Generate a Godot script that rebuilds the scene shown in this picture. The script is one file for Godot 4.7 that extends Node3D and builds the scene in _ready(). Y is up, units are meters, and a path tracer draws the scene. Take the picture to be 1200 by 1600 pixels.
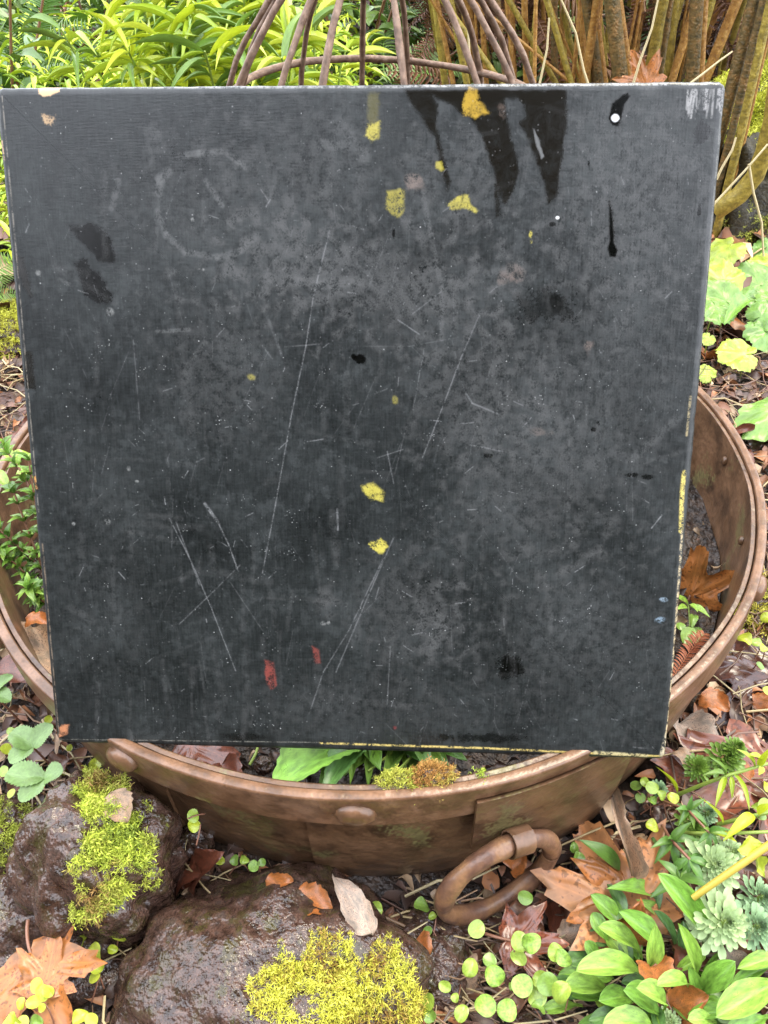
extends Node3D
# A square black-painted panel leaning in a riveted iron cauldron planted up in a wet woodland garden.

var rng := RandomNumberGenerator.new()
var M := {}
var ME := {}
var used := {}

# ---------------------------------------------------------------- mesh collecting
class MB:
	var v := PackedVector3Array()
	var uv := PackedVector2Array()
	var c := PackedColorArray()
	var i := PackedInt32Array()
	func vert(p: Vector3, t := Vector2.ZERO, col := Color.WHITE) -> int:
		v.append(p); uv.append(t); c.append(col)
		return v.size() - 1
	func tri(a: int, b: int, d: int) -> void:
		i.append(a); i.append(b); i.append(d)
	func quad(a: int, b: int, d: int, e: int) -> void:
		tri(a, b, d); tri(a, d, e)
	func grid(first: int, rows: int, cols: int, wrap := false) -> void:
		for r in rows - 1:
			for k in (cols if wrap else cols - 1):
				var k2: int = (k + 1) % cols
				quad(first + r * cols + k, first + r * cols + k2, first + (r + 1) * cols + k2, first + (r + 1) * cols + k)
	func add(o: MB, t: Transform3D, col := Color(-1, 0, 0)) -> void:
		var f := v.size()
		for k in o.v.size():
			v.append(t * o.v[k]); uv.append(o.uv[k]); c.append(o.c[k] if col.r < 0.0 else col)
		for k in o.i:
			i.append(f + k)
	func mesh() -> ArrayMesh:
		var n := PackedVector3Array()
		n.resize(v.size())
		for t in range(0, i.size(), 3):
			var a := v[i[t]]
			var q := (v[i[t + 2]] - a).cross(v[i[t + 1]] - a)
			n[i[t]] += q; n[i[t + 1]] += q; n[i[t + 2]] += q
		for k in n.size():
			n[k] = n[k].normalized() if n[k].length_squared() > 1e-20 else Vector3.UP
		var a := []
		a.resize(Mesh.ARRAY_MAX)
		a[Mesh.ARRAY_VERTEX] = v; a[Mesh.ARRAY_NORMAL] = n; a[Mesh.ARRAY_TEX_UV] = uv; a[Mesh.ARRAY_COLOR] = c; a[Mesh.ARRAY_INDEX] = i
		var m := ArrayMesh.new()
		m.add_surface_from_arrays(Mesh.PRIMITIVE_TRIANGLES, a)
		return m

func tube(b: MB, pts: Array, radii: Array, sides := 7, rough := 0.0, col := Color.WHITE) -> void:
	var first := b.v.size()
	var nrm := Vector3.ZERO
	var run := 0.0
	for k in pts.size():
		var t: Vector3 = (pts[mini(k + 1, pts.size() - 1)] - pts[maxi(k - 1, 0)]).normalized()
		if k == 0:
			nrm = t.cross(Vector3(0.31, 0.9, 0.2)).normalized()
		else:
			nrm = (nrm - t * nrm.dot(t)).normalized()
			run += (pts[k] - pts[k - 1]).length()
		var bi := t.cross(nrm)
		for s in sides:
			var a := TAU * s / sides
			var rr: float = radii[k] * (1.0 + rough * (rng.randf() - 0.5))
			b.vert(pts[k] + (nrm * cos(a) + bi * sin(a)) * rr, Vector2(float(s) / sides, run * 10.0), col)
	b.grid(first, pts.size(), sides, true)
	var c0 := b.vert(pts[0], Vector2.ZERO, col)
	var c1 := b.vert(pts[-1], Vector2.ZERO, col)
	var l := first + (pts.size() - 1) * sides
	for s in sides:
		b.tri(c0, first + (s + 1) % sides, first + s)
		b.tri(c1, l + s, l + (s + 1) % sides)

func curve(p0: Vector3, p1: Vector3, p2: Vector3, n := 7) -> Array:   # quadratic through control p1
	var a := []
	for k in n:
		var t := float(k) / (n - 1)
		a.append(p0 * (1 - t) * (1 - t) + p1 * 2 * t * (1 - t) + p2 * t * t)
	return a

func taper(r0: float, r1: float, n: int) -> Array:
	var a := []
	for k in n:
		a.append(lerpf(r0, r1, float(k) / (n - 1)))
	return a

# ---------------------------------------------------------------- nodes
func numbered(called: String) -> String:
	used[called] = used.get(called, -1) + 1
	return called if used[called] == 0 else "%s_%03d" % [called, used[called]]

func tag(o: Node3D, label: String, category: String, group := "", kind := "") -> Node3D:
	o.set_meta("label", label)
	if category: o.set_meta("category", category)
	if group: o.set_meta("group", group)
	if kind: o.set_meta("kind", kind)
	return o

func thing(called: String, at: Vector3, label: String, category: String, group := "") -> Node3D:
	var o := Node3D.new()
	o.name = numbered(called)
	add_child(o)
	o.position = at
	return tag(o, label, category, group)

func part(called: String, m: Mesh, mat: Material, parent: Node3D = null) -> MeshInstance3D:
	var o := MeshInstance3D.new()
	o.mesh = m
	o.material_override = mat
	if parent:
		o.name = called
		parent.add_child(o, true)
	else:
		o.name = numbered(called)
		add_child(o)
	return o

func frame_of(base: Vector3, tip: Vector3, width: float, roll := 0.0, up := Vector3.UP) -> Transform3D:
	var z := tip - base
	var l := z.length()
	z = z / l
	var x := up.cross(z)
	x = x.normalized() if x.length() > 0.02 else Vector3.RIGHT
	x = x.rotated(z, roll)
	return Transform3D(Basis(x * width, z.cross(x) * l, z * l), base)

func blade(parent: Node3D, called: String, base: Vector3, tip: Vector3, width: float, m: Mesh, mat: Material, roll := 0.0, up := Vector3.UP) -> MeshInstance3D:
	var o := part(called, m, mat, parent)
	o.transform = frame_of(base - parent.position, tip - parent.position, width, roll, up)
	return o

func many(called: String, m: Mesh, mat: Material, xs: Array, parent: Node3D = null, cols: Array = []) -> MultiMeshInstance3D:
	var mm := MultiMesh.new()
	mm.transform_format = MultiMesh.TRANSFORM_3D
	mm.use_colors = not cols.is_empty()
	mm.mesh = m
	mm.instance_count = xs.size()
	for k in xs.size():
		mm.set_instance_transform(k, xs[k])
		if not cols.is_empty():
			mm.set_instance_color(k, cols[k])
	var o := MultiMeshInstance3D.new()
	o.multimesh = mm
	o.material_override = mat
	o.set_meta("kind", "stuff")
	if parent:
		o.name = called
		parent.add_child(o, true)
	else:
		o.name = numbered(called)
		add_child(o)
	return o

# ---------------------------------------------------------------- leaves
func half_width(kind: String, t: float) -> float:
	match kind:
		"lance": return 0.5 * pow(sin(PI * pow(t, 0.75)), 0.9)
		"spoon":
			var b := smoothstep(0.22, 0.78, t) * 0.8 + 0.2
			return 0.5 * b * pow(maxf(0.0, 1.0 - pow(maxf(0.0, (t - 0.7) / 0.3), 2.6)), 0.45)
		"round": return sqrt(maxf(0.0, 0.25 - (t - 0.5) * (t - 0.5)))
		"ovate": return 0.5 * pow(sin(PI * pow(t, 0.62)), 0.75)
		"strap": return 0.5 * minf(1.0, t * 5.0 + 0.35) * pow(maxf(0.0, 1.0 - t), 0.45)
	return 0.5

func leaf(kind: String, nv := 10, nu := 2, arch := 0.1, sag := 0.1, fold := 0.15, serr := 0.0, teeth := 12.0, wob := 0.03, seed_ := 1) -> MB:
	var b := MB.new()
	var r := RandomNumberGenerator.new()
	r.seed = seed_
	var ph := r.randf() * TAU
	var skew := r.randf_range(-0.12, 0.12)
	var cols := nu * 2 + 1
	for k in nv + 1:
		var t := 1.0 - pow(1.0 - float(k) / nv, 1.7) if kind == "spoon" else (0.5 - 0.5 * cos(PI * k / nv) if kind == "round" else float(k) / nv)
		var w := maxf(half_width(kind, t), 0.012)
		if serr > 0.0:
			w *= 1.0 + serr * (fposmod(t * teeth, 1.0) - 0.5)
		for u in cols:
			var s := float(u - nu) / nu
			var y := arch * sin(PI * t) - sag * t * t + fold * absf(s) * w + wob * sin(ph + t * 7.0 + s * 2.5) * absf(s)
			b.vert(Vector3(s * w + skew * sin(PI * t) * 0.6, y, t), Vector2(0.5 + s * 0.5, t))
	b.grid(0, nv + 1, cols)
	return b

const MAPLE := [[0, 1.0], [4, 0.9], [7, 0.83], [10, 0.86], [14, 0.7], [19, 0.56], [25, 0.47], [31, 0.56], [36, 0.72], [40, 0.74], [44, 0.84], [48, 0.93], [53, 0.76], [57, 0.76], [62, 0.6], [70, 0.47], [77, 0.43], [84, 0.49], [91, 0.55], [98, 0.64], [104, 0.52], [112, 0.46], [122, 0.36], [140, 0.3], [160, 0.22], [172, 0.12], [180, 0.02]]
const LOBED := [[0, 0.95], [5, 0.9], [9, 0.94], [15, 0.87], [20, 0.92], [27, 0.84], [33, 0.88], [38, 0.84], [44, 0.9], [50, 0.83], [56, 0.86], [63, 0.76], [70, 0.79], [77, 0.72], [84, 0.76], [91, 0.69], [98, 0.71], [106, 0.63], [114, 0.64], [123, 0.56], [132, 0.56], [142, 0.48], [152, 0.46], [162, 0.38], [170, 0.3], [176, 0.16], [180, 0.02]]

func radial(ctrl: Array, bend_x: float, bend_z: float, rumple: float, seed_: int, fingers := 5.0, jitter := 0.06) -> MB:
	var b := MB.new()
	var r := RandomNumberGenerator.new()
	r.seed = seed_
	var nz := FastNoiseLite.new()
	nz.seed = seed_
	nz.frequency = 1.6
	var crease := FastNoiseLite.new()
	crease.seed = seed_ + 1
	crease.frequency = 4.5
	var edge := []
	var nn := ctrl.size()
	for k in range(-(nn - 1), nn - 1):
		var e: Array = ctrl[absi(k)]
		edge.append([deg_to_rad(signf(k) * e[0]) + r.randf_range(-0.02, 0.02), e[1] * (1.0 + r.randf_range(-jitter, jitter))])
	var rings := 7
	b.vert(Vector3.ZERO, Vector2(0.5, 0.5))
	var n := edge.size()
	for q in range(1, rings + 1):
		var f := pow(float(q) / rings, 0.85)
		for e in edge:
			var rad: float = e[1] * f
			var x: float = sin(e[0]) * rad
			var z: float = cos(e[0]) * rad
			var rib := absf(sin(e[0] * fingers / 2.0 * 1.44))
			var y := bend_x * x * x + bend_z * z * z + rumple * (nz.get_noise_2d(x, z) - nz.get_noise_2d(0, 0)) * (0.4 + f) + 0.4 * rumple * crease.get_noise_2d(x, z) * f + 0.02 * rib * rad
			b.vert(Vector3(x, y, z), Vector2(0.5 + x * 0.5, 0.5 + z * 0.5))
	for e in n:
		b.tri(0, 1 + (e + 1) % n, 1 + e)
	b.grid(1, rings, n, true)
	return b

func frond(pairs: int, plen: float, seed_: int, droop := 0.25) -> MB:   # unit-long fern frond along +Z
	var b := MB.new()
	var r := RandomNumberGenerator.new()
	r.seed = seed_
	var pin := leaf("strap", 5, 1, 0.06, 0.12, 0.25, 0.25, 6.0, 0.0, seed_)
	var pts := []
	for k in 9:
		var t := k / 8.0
		pts.append(Vector3(0, droop * sin(t * 2.2) * 0.6 - droop * t * t * 0.7, t))
	tube(b, pts, taper(0.011, 0.003, 9), 5)
	for k in pairs:
		var t := 0.08 + 0.91 * k / pairs
		var l := plen * pow(sin(PI * pow(1.0 - t, 0.7) * 0.96 + 0.06), 0.8)
		var p := Vector3(0, droop * sin(t * 2.2) * 0.6 - droop * t * t * 0.7, t)
		for s in [-1.0, 1.0]:
			var d := Vector3(s, r.randf_range(-0.15, 0.12), 0.28 + 0.2 * t).normalized()
			b.add(pin, frame_of(p, p + d * l * r.randf_range(0.9, 1.05), 0.78 / pairs, r.randf_range(-0.3, 0.3)))
	return b

func moss_frond(seed_: int) -> MB:   # unit-high feathery shoot along +Y
	var b := MB.new()
	var r := RandomNumberGenerator.new()
	r.seed = seed_
	var main := Vector3(r.randf_range(-0.35, 0.35), 1.0, r.randf_range(-0.35, 0.35))
	var shoots := [[Vector3.ZERO, main, 0.045]]
	for k in 8:
		var h := 0.15 + 0.1 * k
		var a := k * 2.4 + r.randf()
		shoots.append([main * h, main * h + Vector3(cos(a), 0.55, sin(a)) * r.randf_range(0.3, 0.5) * (1.1 - 0.5 * h), 0.04])
	for s in shoots:
		var d: Vector3 = s[1] - s[0]
		var side := d.cross(Vector3(r.randf() - 0.5, 0.1, r.randf() - 0.5)).normalized() * float(s[2])
		var mid: Vector3 = s[0] + d * 0.5 + side.cross(d.normalized()) * 0.4
		var f: int = b.vert(s[0])
		b.vert(mid - side); b.vert(s[1]); b.vert(mid + side)
		b.quad(f, f + 1, f + 2, f + 3)
	return b

# ---------------------------------------------------------------- materials
func lin(r: float, g: float, b: float) -> Color:
	return Color(r, g, b).linear_to_srgb()

func noise_img(w: int, h: int, freq: float, oct: int, seed_: int) -> PackedByteArray:
	var n := FastNoiseLite.new()
	n.noise_type = FastNoiseLite.TYPE_SIMPLEX_SMOOTH
	n.seed = seed_
	n.frequency = freq
	n.fractal_octaves = oct
	var im := n.get_seamless_image(w, h)
	im.convert(Image.FORMAT_L8)
	return im.get_data()

func stretched(w: int, h: int, sw: int, sh: int, freq: float, oct: int, seed_: int) -> PackedByteArray:
	var n := FastNoiseLite.new()
	n.seed = seed_
	n.frequency = freq
	n.fractal_octaves = oct
	var im := n.get_image(sw, sh)
	im.convert(Image.FORMAT_L8)
	im.resize(w, h, Image.INTERPOLATE_CUBIC)
	return im.get_data()

func tex(w: int, h: int, data: PackedByteArray, fmt := Image.FORMAT_RGB8) -> ImageTexture:
	return ImageTexture.create_from_image(Image.create_from_data(w, h, false, fmt, data))

func bump(w: int, h: int, grey: PackedByteArray, scale: float) -> ImageTexture:
	var im := Image.create_from_data(w, h, false, Image.FORMAT_L8, grey)
	im.convert(Image.FORMAT_RGB8)
	im.bump_map_to_normal_map(scale)
	return ImageTexture.create_from_image(im)

func mixed(size: int, stops: Array, freq: float, seed_: int, grain := 0.25, patch: Color = Color(-1, 0, 0), patch_from := 0.62) -> ImageTexture:
	# colour by noise through stops (linear colours), with grain, and patches of another colour with broken outlines
	var a := noise_img(size, size, freq, 5, seed_)
	var g := noise_img(size, size, 0.13, 3, seed_ + 7)
	var p := noise_img(size, size, freq * 0.6, 4, seed_ + 13)
	var d := PackedByteArray()
	d.resize(size * size * 3)
	for k in size * size:
		var t := clampf((a[k] / 255.0 - 0.2) / 0.6, 0.0, 0.999) * (stops.size() - 1)
		var s := int(t)
		var gr := g[k] / 255.0
		var c: Color = stops[s].lerp(stops[s + 1], t - s) * (1.0 + grain * 2.0 * (gr - 0.5))
		if patch.r >= 0.0:
			c = c.lerp(patch * (0.7 + 0.6 * gr), clampf((p[k] / 255.0 + (gr - 0.5) * 0.35 - patch_from) * 9.0, 0.0, 1.0))
		c = c.clamp().linear_to_srgb()
		d[k * 3] = int(c.r * 255.0); d[k * 3 + 1] = int(c.g * 255.0); d[k * 3 + 2] = int(c.b * 255.0)
	return tex(size, size, d)

func vein_tex(seed_: int, pairs: float, vein: float, mottle: float, spots: float, palm := false, brown := 0.0) -> ImageTexture:
	var s := 256
	var a := noise_img(s, s, 0.018, 4, seed_)
	var g := noise_img(s, s, 0.1, 3, seed_ + 3)
	var d := PackedByteArray()
	d.resize(s * s * 3)
	for y in s:
		for x in s:
			var k := y * s + x
			var u := (x + 0.5) / s
			var v := (y + 0.5) / s
			var line := 0.0
			if palm:
				var px := u - 0.5
				var pz := v - 0.5
				var ang := atan2(px, pz)
				var rad := sqrt(px * px + pz * pz)
				for q in [0.0, 0.84, -0.84, 1.75, -1.75]:
					var da := absf(wrapf(ang - q, -PI, PI))
					if da < 0.7:
						line = maxf(line, 1.0 - absf(sin(da)) * rad / (0.008))
						if rad > 0.07: line = maxf(line, 0.55 * (1.0 - absf(fposmod((rad * cos(da) - absf(sin(da)) * rad * 1.2) * 17.0, 1.0) - 0.5) / 0.09))
			else:
				var m := absf(u - 0.5)
				line = maxf(1.0 - m / 0.022, 0.6 * (1.0 - absf(fposmod(v * pairs - m * pairs * 0.9, 1.0) - 0.5) / 0.1))
			line = clampf(line, 0.0, 1.0)
			var n := a[k] / 255.0
			var l := 1.0 + mottle * 2.0 * (n - 0.5) + 0.18 * (g[k] / 255.0 - 0.5) + vein * line
			if spots > 0.0 and g[k] / 255.0 + n * 0.5 > 1.12 - spots * 0.3:
				l *= 0.45
			var c := Color(l, l * (1.0 - brown * 0.4 * n), l * (1.0 - brown * 0.6 * n)) * 0.72
			c = c.clamp().linear_to_srgb()
			d[k * 3] = int(c.r * 255.0); d[k * 3 + 1] = int(c.g * 255.0); d[k * 3 + 2] = int(c.b * 255.0)
	return tex(s, s, d)

func mat(key: String, c: Color, rough: float, t: Texture2D = null, back := Color.BLACK, tri := 0.0, spec := 0.5) -> StandardMaterial3D:
	var m := StandardMaterial3D.new()
	m.resource_name = key
	m.albedo_color = c
	m.roughness = rough
	m.metallic_specular = spec
	m.albedo_texture = t
	m.cull_mode = BaseMaterial3D.CULL_DISABLED
	if back != Color.BLACK:
		m.backlight_enabled = true
		m.backlight = back
	if tri > 0.0:
		m.uv1_triplanar = true
		m.uv1_world_triplanar = true
		m.uv1_scale = Vector3.ONE * tri
	M[key] = m
	return m

func relief(m: StandardMaterial3D, t: Texture2D, s: float) -> void:
	m.normal_enabled = true
	m.normal_texture = t
	m.normal_scale = s

# ---------------------------------------------------------------- ground
func ground_y(x: float, z: float) -> float:
	return -0.165 + 0.10 * pow(maxf(0.0, -z - 0.45), 1.1) + 0.008 * sin(9.0 * x + 1.0) * sin(8.0 * z + 2.0) - 0.03 * exp(-((x - 0.09) * (x - 0.09) + (z - 0.42) * (z - 0.42)) / 0.0065)

func on_ground(x: float, z: float, dh := 0.0) -> Vector3:
	return Vector3(x, ground_y(x, z) + dh, z)

func _ready() -> void:
	rng.seed = 20
	look()
	materials()
	structure()
	cauldron()
	cage()
	board()
	rocks()
	foliage_meshes()
	stem_clump()
	planted_pot()
	near_plants()
	back_plants()
	dead_leaves()
	added_conifers()
	litter()

func look() -> void:
	var cam := Camera3D.new()
	cam.name = "camera"
	add_child(cam)
	cam.position = Vector3(0.0, 0.5458, 0.6916)
	cam.basis = Basis(Vector3.UP, deg_to_rad(-0.98985)) * Basis(Vector3.RIGHT, deg_to_rad(-42.50383)) * Basis(Vector3.BACK, deg_to_rad(-1.60661))
	cam.fov = 64.42
	cam.near = 0.02
	cam.far = 120.0
	var e := Environment.new()
	e.background_mode = Environment.BG_SKY
	var sm := ProceduralSkyMaterial.new()
	sm.sky_top_color = Color(0.93, 0.95, 1.0)
	sm.sky_horizon_color = Color(0.80, 0.82, 0.82)
	sm.sky_curve = 0.2
	sm.sky_energy_multiplier = 1.2
	sm.ground_bottom_color = Color(0.12, 0.12, 0.10)
	sm.ground_horizon_color = Color(0.3, 0.3, 0.27)
	sm.sun_angle_max = 1.0
	var sky := Sky.new()
	sky.sky_material = sm
	e.sky = sky
	e.tonemap_mode = Environment.TONE_MAPPER_LINEAR
	e.tonemap_exposure = 4.1
	e.sdfgi_enabled = true
	e.ssao_enabled = true
	e.ssil_enabled = true
	var we := WorldEnvironment.new()
	we.name = "environment"
	we.environment = e
	add_child(we)
	var sun := DirectionalLight3D.new()
	sun.name = "sun"
	add_child(sun)
	sun.light_energy = 0.32
	sun.light_angular_distance = 25.0
	sun.light_color = Color(1.0, 0.97, 0.9)
	sun.shadow_enabled = true
	sun.look_at_from_position(Vector3(0.35, 1.0, -0.35), Vector3.ZERO)

func materials() -> void:
	var green_v := vein_tex(3, 7.0, 0.22, 0.22, 0.0)
	var green_f := vein_tex(5, 16.0, 0.1, 0.15, 0.0)
	var green_p := vein_tex(8, 8.0, 0.25, 0.3, 0.0, true)
	var dead_v := vein_tex(11, 8.0, 0.3, 0.55, 0.5, false, 0.5)
	var dead_p := vein_tex(17, 8.0, 0.35, 0.5, 0.4, true, 0.5)
	var leafy := func(key: String, r: float, g: float, b: float, t: Texture2D, back := 0.6, rough := 0.38) -> void:
		mat(key, lin(r, g, b), rough, t, Color(back, back, back))
	leafy.call("lime", 0.58, 0.68, 0.03, green_f, 0.7)
	leafy.call("lime_b", 0.42, 0.56, 0.035, green_f, 0.7)
	leafy.call("lime_c", 0.66, 0.74, 0.08, green_f, 0.7)
	leafy.call("jenny", 0.36, 0.5, 0.07, green_v, 0.5, 0.3)
	leafy.call("jenny_b", 0.22, 0.36, 0.06, green_v, 0.5, 0.3)
	leafy.call("jenny_c", 0.5, 0.58, 0.05, green_v, 0.6, 0.3)
	var spotted := vein_tex(21, 6.0, 0.25, 0.5, 0.12)
	leafy.call("spoon", 0.2, 0.4, 0.05, spotted, 0.5, 0.42)
	leafy.call("spoon_b", 0.3, 0.5, 0.07, spotted, 0.5, 0.42)
	leafy.call("spoon_c", 0.1, 0.21, 0.05, spotted, 0.4, 0.4)
	leafy.call("silver", 0.4, 0.52, 0.24, null, 0.3, 0.5)
	leafy.call("silver_b", 0.2, 0.32, 0.15, null, 0.3, 0.5)
	leafy.call("cleaver", 0.12, 0.26, 0.045, green_f, 0.4)
	leafy.call("berry", 0.22, 0.36, 0.1, green_v, 0.4, 0.4)
	leafy.call("mid", 0.12, 0.24, 0.04, green_v, 0.5)
	leafy.call("mid_b", 0.2, 0.34, 0.05, green_v, 0.5)
	leafy.call("deep", 0.055, 0.12, 0.025, green_f, 0.4)
	leafy.call("deep_b", 0.1, 0.19, 0.03, green_f, 0.4)
	leafy.call("fern", 0.22, 0.38, 0.06, null, 0.5)
	leafy.call("fern_pale", 0.42, 0.56, 0.2, null, 0.6)
	leafy.call("lobed", 0.24, 0.42, 0.08, green_p, 0.6, 0.35)
	leafy.call("lobed_b", 0.18, 0.34, 0.06, green_p, 0.5, 0.35)
	leafy.call("lobed_c", 0.4, 0.5, 0.06, green_p, 0.6, 0.35)
	var dead := func(key: String, r: float, g: float, b: float, t: Texture2D, rough: float, back := 0.15) -> void:
		mat(key, lin(r, g, b), rough, t, Color(back, back, back))
	dead.call("maple_orange", 0.4, 0.165, 0.045, dead_p, 0.35, 0.25)
	dead.call("maple_tan", 0.46, 0.22, 0.085, dead_p, 0.4, 0.2)
	dead.call("maple_red", 0.21, 0.075, 0.042, dead_p, 0.25)
	dead.call("maple_dark", 0.085, 0.036, 0.025, dead_p, 0.2)
	dead.call("dead_orange", 0.4, 0.15, 0.04, dead_v, 0.4, 0.2)
	dead.call("dead_red", 0.18, 0.062, 0.034, dead_v, 0.35)
	dead.call("dead_brown", 0.15, 0.07, 0.04, dead_v, 0.35)
	dead.call("dead_dark", 0.085, 0.045, 0.032, dead_v, 0.3)
	dead.call("dead_pale", 0.42, 0.31, 0.21, dead_v, 0.55)
	dead.call("dead_grey", 0.42, 0.35, 0.28, dead_v, 0.6)
	dead.call("cedar", 0.36, 0.12, 0.05, null, 0.6)
	mat("vary", Color.WHITE, 0.45).vertex_color_use_as_albedo = true
	var vm := mat("moss", Color.WHITE, 0.7, null, Color(0.35, 0.35, 0.35))
	vm.vertex_color_use_as_albedo = true
	var vg := mat("vary_leaf", Color.WHITE, 0.45, null, Color(0.4, 0.4, 0.4))
	vg.vertex_color_use_as_albedo = true
	mat("stem_red", lin(0.22, 0.1, 0.06), 0.5)
	mat("stem_green", lin(0.22, 0.3, 0.05), 0.45)
	mat("stem_pale", lin(0.55, 0.45, 0.25), 0.6)
	mat("stem_gold", lin(0.45, 0.33, 0.05), 0.45)
	# iron, rock, soil, bark
	var bumps := bump(512, 512, noise_img(512, 512, 0.03, 5, 41), 4.0)
	var rust := mixed(512, [Color(0.05, 0.026, 0.013), Color(0.105, 0.054, 0.027), Color(0.13, 0.069, 0.035), Color(0.16, 0.085, 0.045)], 0.012, 31, 0.22, Color(0.13, 0.11, 0.045), 0.74)
	relief(mat("rust", Color.WHITE, 0.34, rust, Color.BLACK, 3.1), bumps, 0.6)
	var wornt := mixed(512, [Color(0.09, 0.045, 0.022), Color(0.15, 0.076, 0.039), Color(0.18, 0.094, 0.05), Color(0.22, 0.12, 0.07)], 0.016, 33, 0.22, Color(0.1, 0.05, 0.024), 0.66)
	relief(mat("rust_worn", Color.WHITE, 0.3, wornt, Color.BLACK, 4.3), bumps, 0.35)
	var ringt := mixed(256, [Color(0.09, 0.045, 0.03), Color(0.17, 0.085, 0.05), Color(0.25, 0.13, 0.06)], 0.02, 37, 0.3)
	relief(mat("rust_ring", Color.WHITE, 0.36, ringt, Color.BLACK, 9.0), bumps, 0.5)
	var rodt := mixed(256, [Color(0.06, 0.033, 0.018), Color(0.15, 0.082, 0.048), Color(0.24, 0.16, 0.11)], 0.04, 39, 0.4)
	relief(mat("rod", Color.WHITE, 0.6, rodt, Color.BLACK, 9.0), bumps, 0.6)
	var rockt := mixed(512, [Color(0.022, 0.014, 0.011), Color(0.065, 0.038, 0.03), Color(0.12, 0.074, 0.06), Color(0.09, 0.07, 0.066)], 0.02, 43, 0.8, Color(0.06, 0.055, 0.02), 0.66)
	var rockb := bump(512, 512, noise_img(512, 512, 0.05, 5, 47), 9.0)
	relief(mat("rock", Color(0.88, 0.84, 0.8), 0.15, rockt, Color.BLACK, 7.0), rockb, 0.75)
	var soilt := mixed(512, [Color(0.012, 0.008, 0.006), Color(0.035, 0.022, 0.015), Color(0.06, 0.036, 0.022)], 0.03, 53, 0.7)
	relief(mat("soil", Color.WHITE, 0.55, soilt, Color.BLACK, 4.0), rockb, 1.2)
	var barkb := bump(256, 256, noise_img(256, 256, 0.08, 4, 59), 6.0)
	relief(mat("bark_dark", Color.WHITE, 0.6, mixed(256, [Color(0.06, 0.045, 0.015), Color(0.13, 0.085, 0.025), Color(0.24, 0.13, 0.04)], 0.03, 61, 0.5), Color.BLACK, 8.0), barkb, 0.6)
	relief(mat("bark_shaded", Color.WHITE, 0.6, mixed(256, [Color(0.012, 0.01, 0.006), Color(0.03, 0.024, 0.012), Color(0.05, 0.04, 0.016)], 0.03, 63, 0.5), Color.BLACK, 8.0), barkb, 0.8)
	relief(mat("bark_orange", Color.WHITE, 0.55, mixed(256, [Color(0.2, 0.09, 0.02), Color(0.33, 0.16, 0.03), Color(0.42, 0.24, 0.07)], 0.03, 67, 0.35), Color.BLACK, 8.0), barkb, 0.4)
	relief(mat("bark_olive", Color.WHITE, 0.55, mixed(256, [Color(0.15, 0.11, 0.02), Color(0.27, 0.2, 0.03), Color(0.36, 0.27, 0.05)], 0.03, 71, 0.35), Color.BLACK, 8.0), barkb, 0.4)

# ---------------------------------------------------------------- the ground sheet and the soil in the pot
func structure() -> void:
	var xs := []
	var zs := []
	for k in range(-110, 111):
		var a := k * 0.02 if absi(k) <= 80 else signf(k) * (1.6 + 0.02 * (pow(1.2, absi(k) - 80) - 1.0) / 0.2)
		xs.append(a)
	for k in range(-140, 90):
		var a := k * 0.02 if (k <= 60 and k >= -110) else (1.2 + 0.02 * (pow(1.2, k - 60) - 1.0) / 0.2 if k > 60 else -2.2 - 0.02 * (pow(1.2, -110 - k) - 1.0) / 0.2)
		zs.append(a)
	var nz := FastNoiseLite.new()
	nz.seed = 4
	nz.frequency = 9.0
	nz.fractal_octaves = 4
	var b := MB.new()
	for z in zs:
		for x in xs:
			var h := ground_y(x, maxf(z, -4.0)) + nz.get_noise_2d(x, z) * 0.012
			var rr := sqrt(x * x + z * z)
			if rr < 0.36: h -= 0.25
			b.vert(Vector3(x, h, z), Vector2(x, z))
	b.grid(0, zs.size(), xs.size())
	tag(part("ground", b.mesh(), M.soil), "dark wet woodland soil under the litter", "", "", "structure")
	var s := MB.new()
	for q in 30:
		for k in 80:
			var rad := 0.382 * q / 29.0
			var a := TAU * k / 80
			var p := Vector3(sin(a) * rad, 0, cos(a) * rad)
			p.y = -0.09 + nz.get_noise_2d(p.x * 1.6 + 9.0, p.z * 1.6) * 0.02
			s.vert(p)
	s.grid(0, 30, 80, true)
	tag(part("planting_soil", s.mesh(), M.soil), "black potting soil filling the iron cauldron", "", "", "structure")

# ---------------------------------------------------------------- the cauldron
var wobble := FastNoiseLite.new()

func ringed(prof: Array, a0: float, a1: float, segs: int, closed: bool, amp := 0.0015) -> MB:
	var b := MB.new()
	for p in prof:
		for k in segs + 1:
			var a := lerpf(a0, a1, float(k) / segs)
			var ca := cos(a) * 1.7
			var sa := sin(a) * 1.7
			var w := wobble.get_noise_3d(sa, ca, p[1] * 6.0)
			var r: float = maxf(p[0] + amp * w * 2.0, 0.0)
			b.vert(Vector3(sin(a) * r, p[1] + amp * 0.8 * wobble.get_noise_2d(sa * 2.0 + 5.0, ca * 2.0), cos(a) * r), Vector2(a, p[1]))
	b.grid(0, prof.size(), segs + 1)
	if closed:
		pass
	return b

func shell(prof: Array, thick: float, a0: float, a1: float, segs: int) -> MB:   # a curved plate with all its edges
	var loop := []
	for p in prof: loop.append([p[0] + thick, p[1]])
	for k in prof.size(): loop.append([prof[-1 - k][0], prof[-1 - k][1]])
	loop.append(loop[0])
	var b := ringed(loop, a0, a1, segs, false)
	for e in [0, segs]:
		var f := []
		for k in loop.size() - 1:
			f.append(b.vert(b.v[k * (segs + 1) + e]))
		var n: int = prof.size()
		for k in n - 1:
			if e == 0: b.quad(f[k], f[k + 1], f[2 * n - 2 - k], f[2 * n - 1 - k])
			else: b.quad(f[2 * n - 1 - k], f[2 * n - 2 - k], f[k + 1], f[k])
	return b

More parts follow.
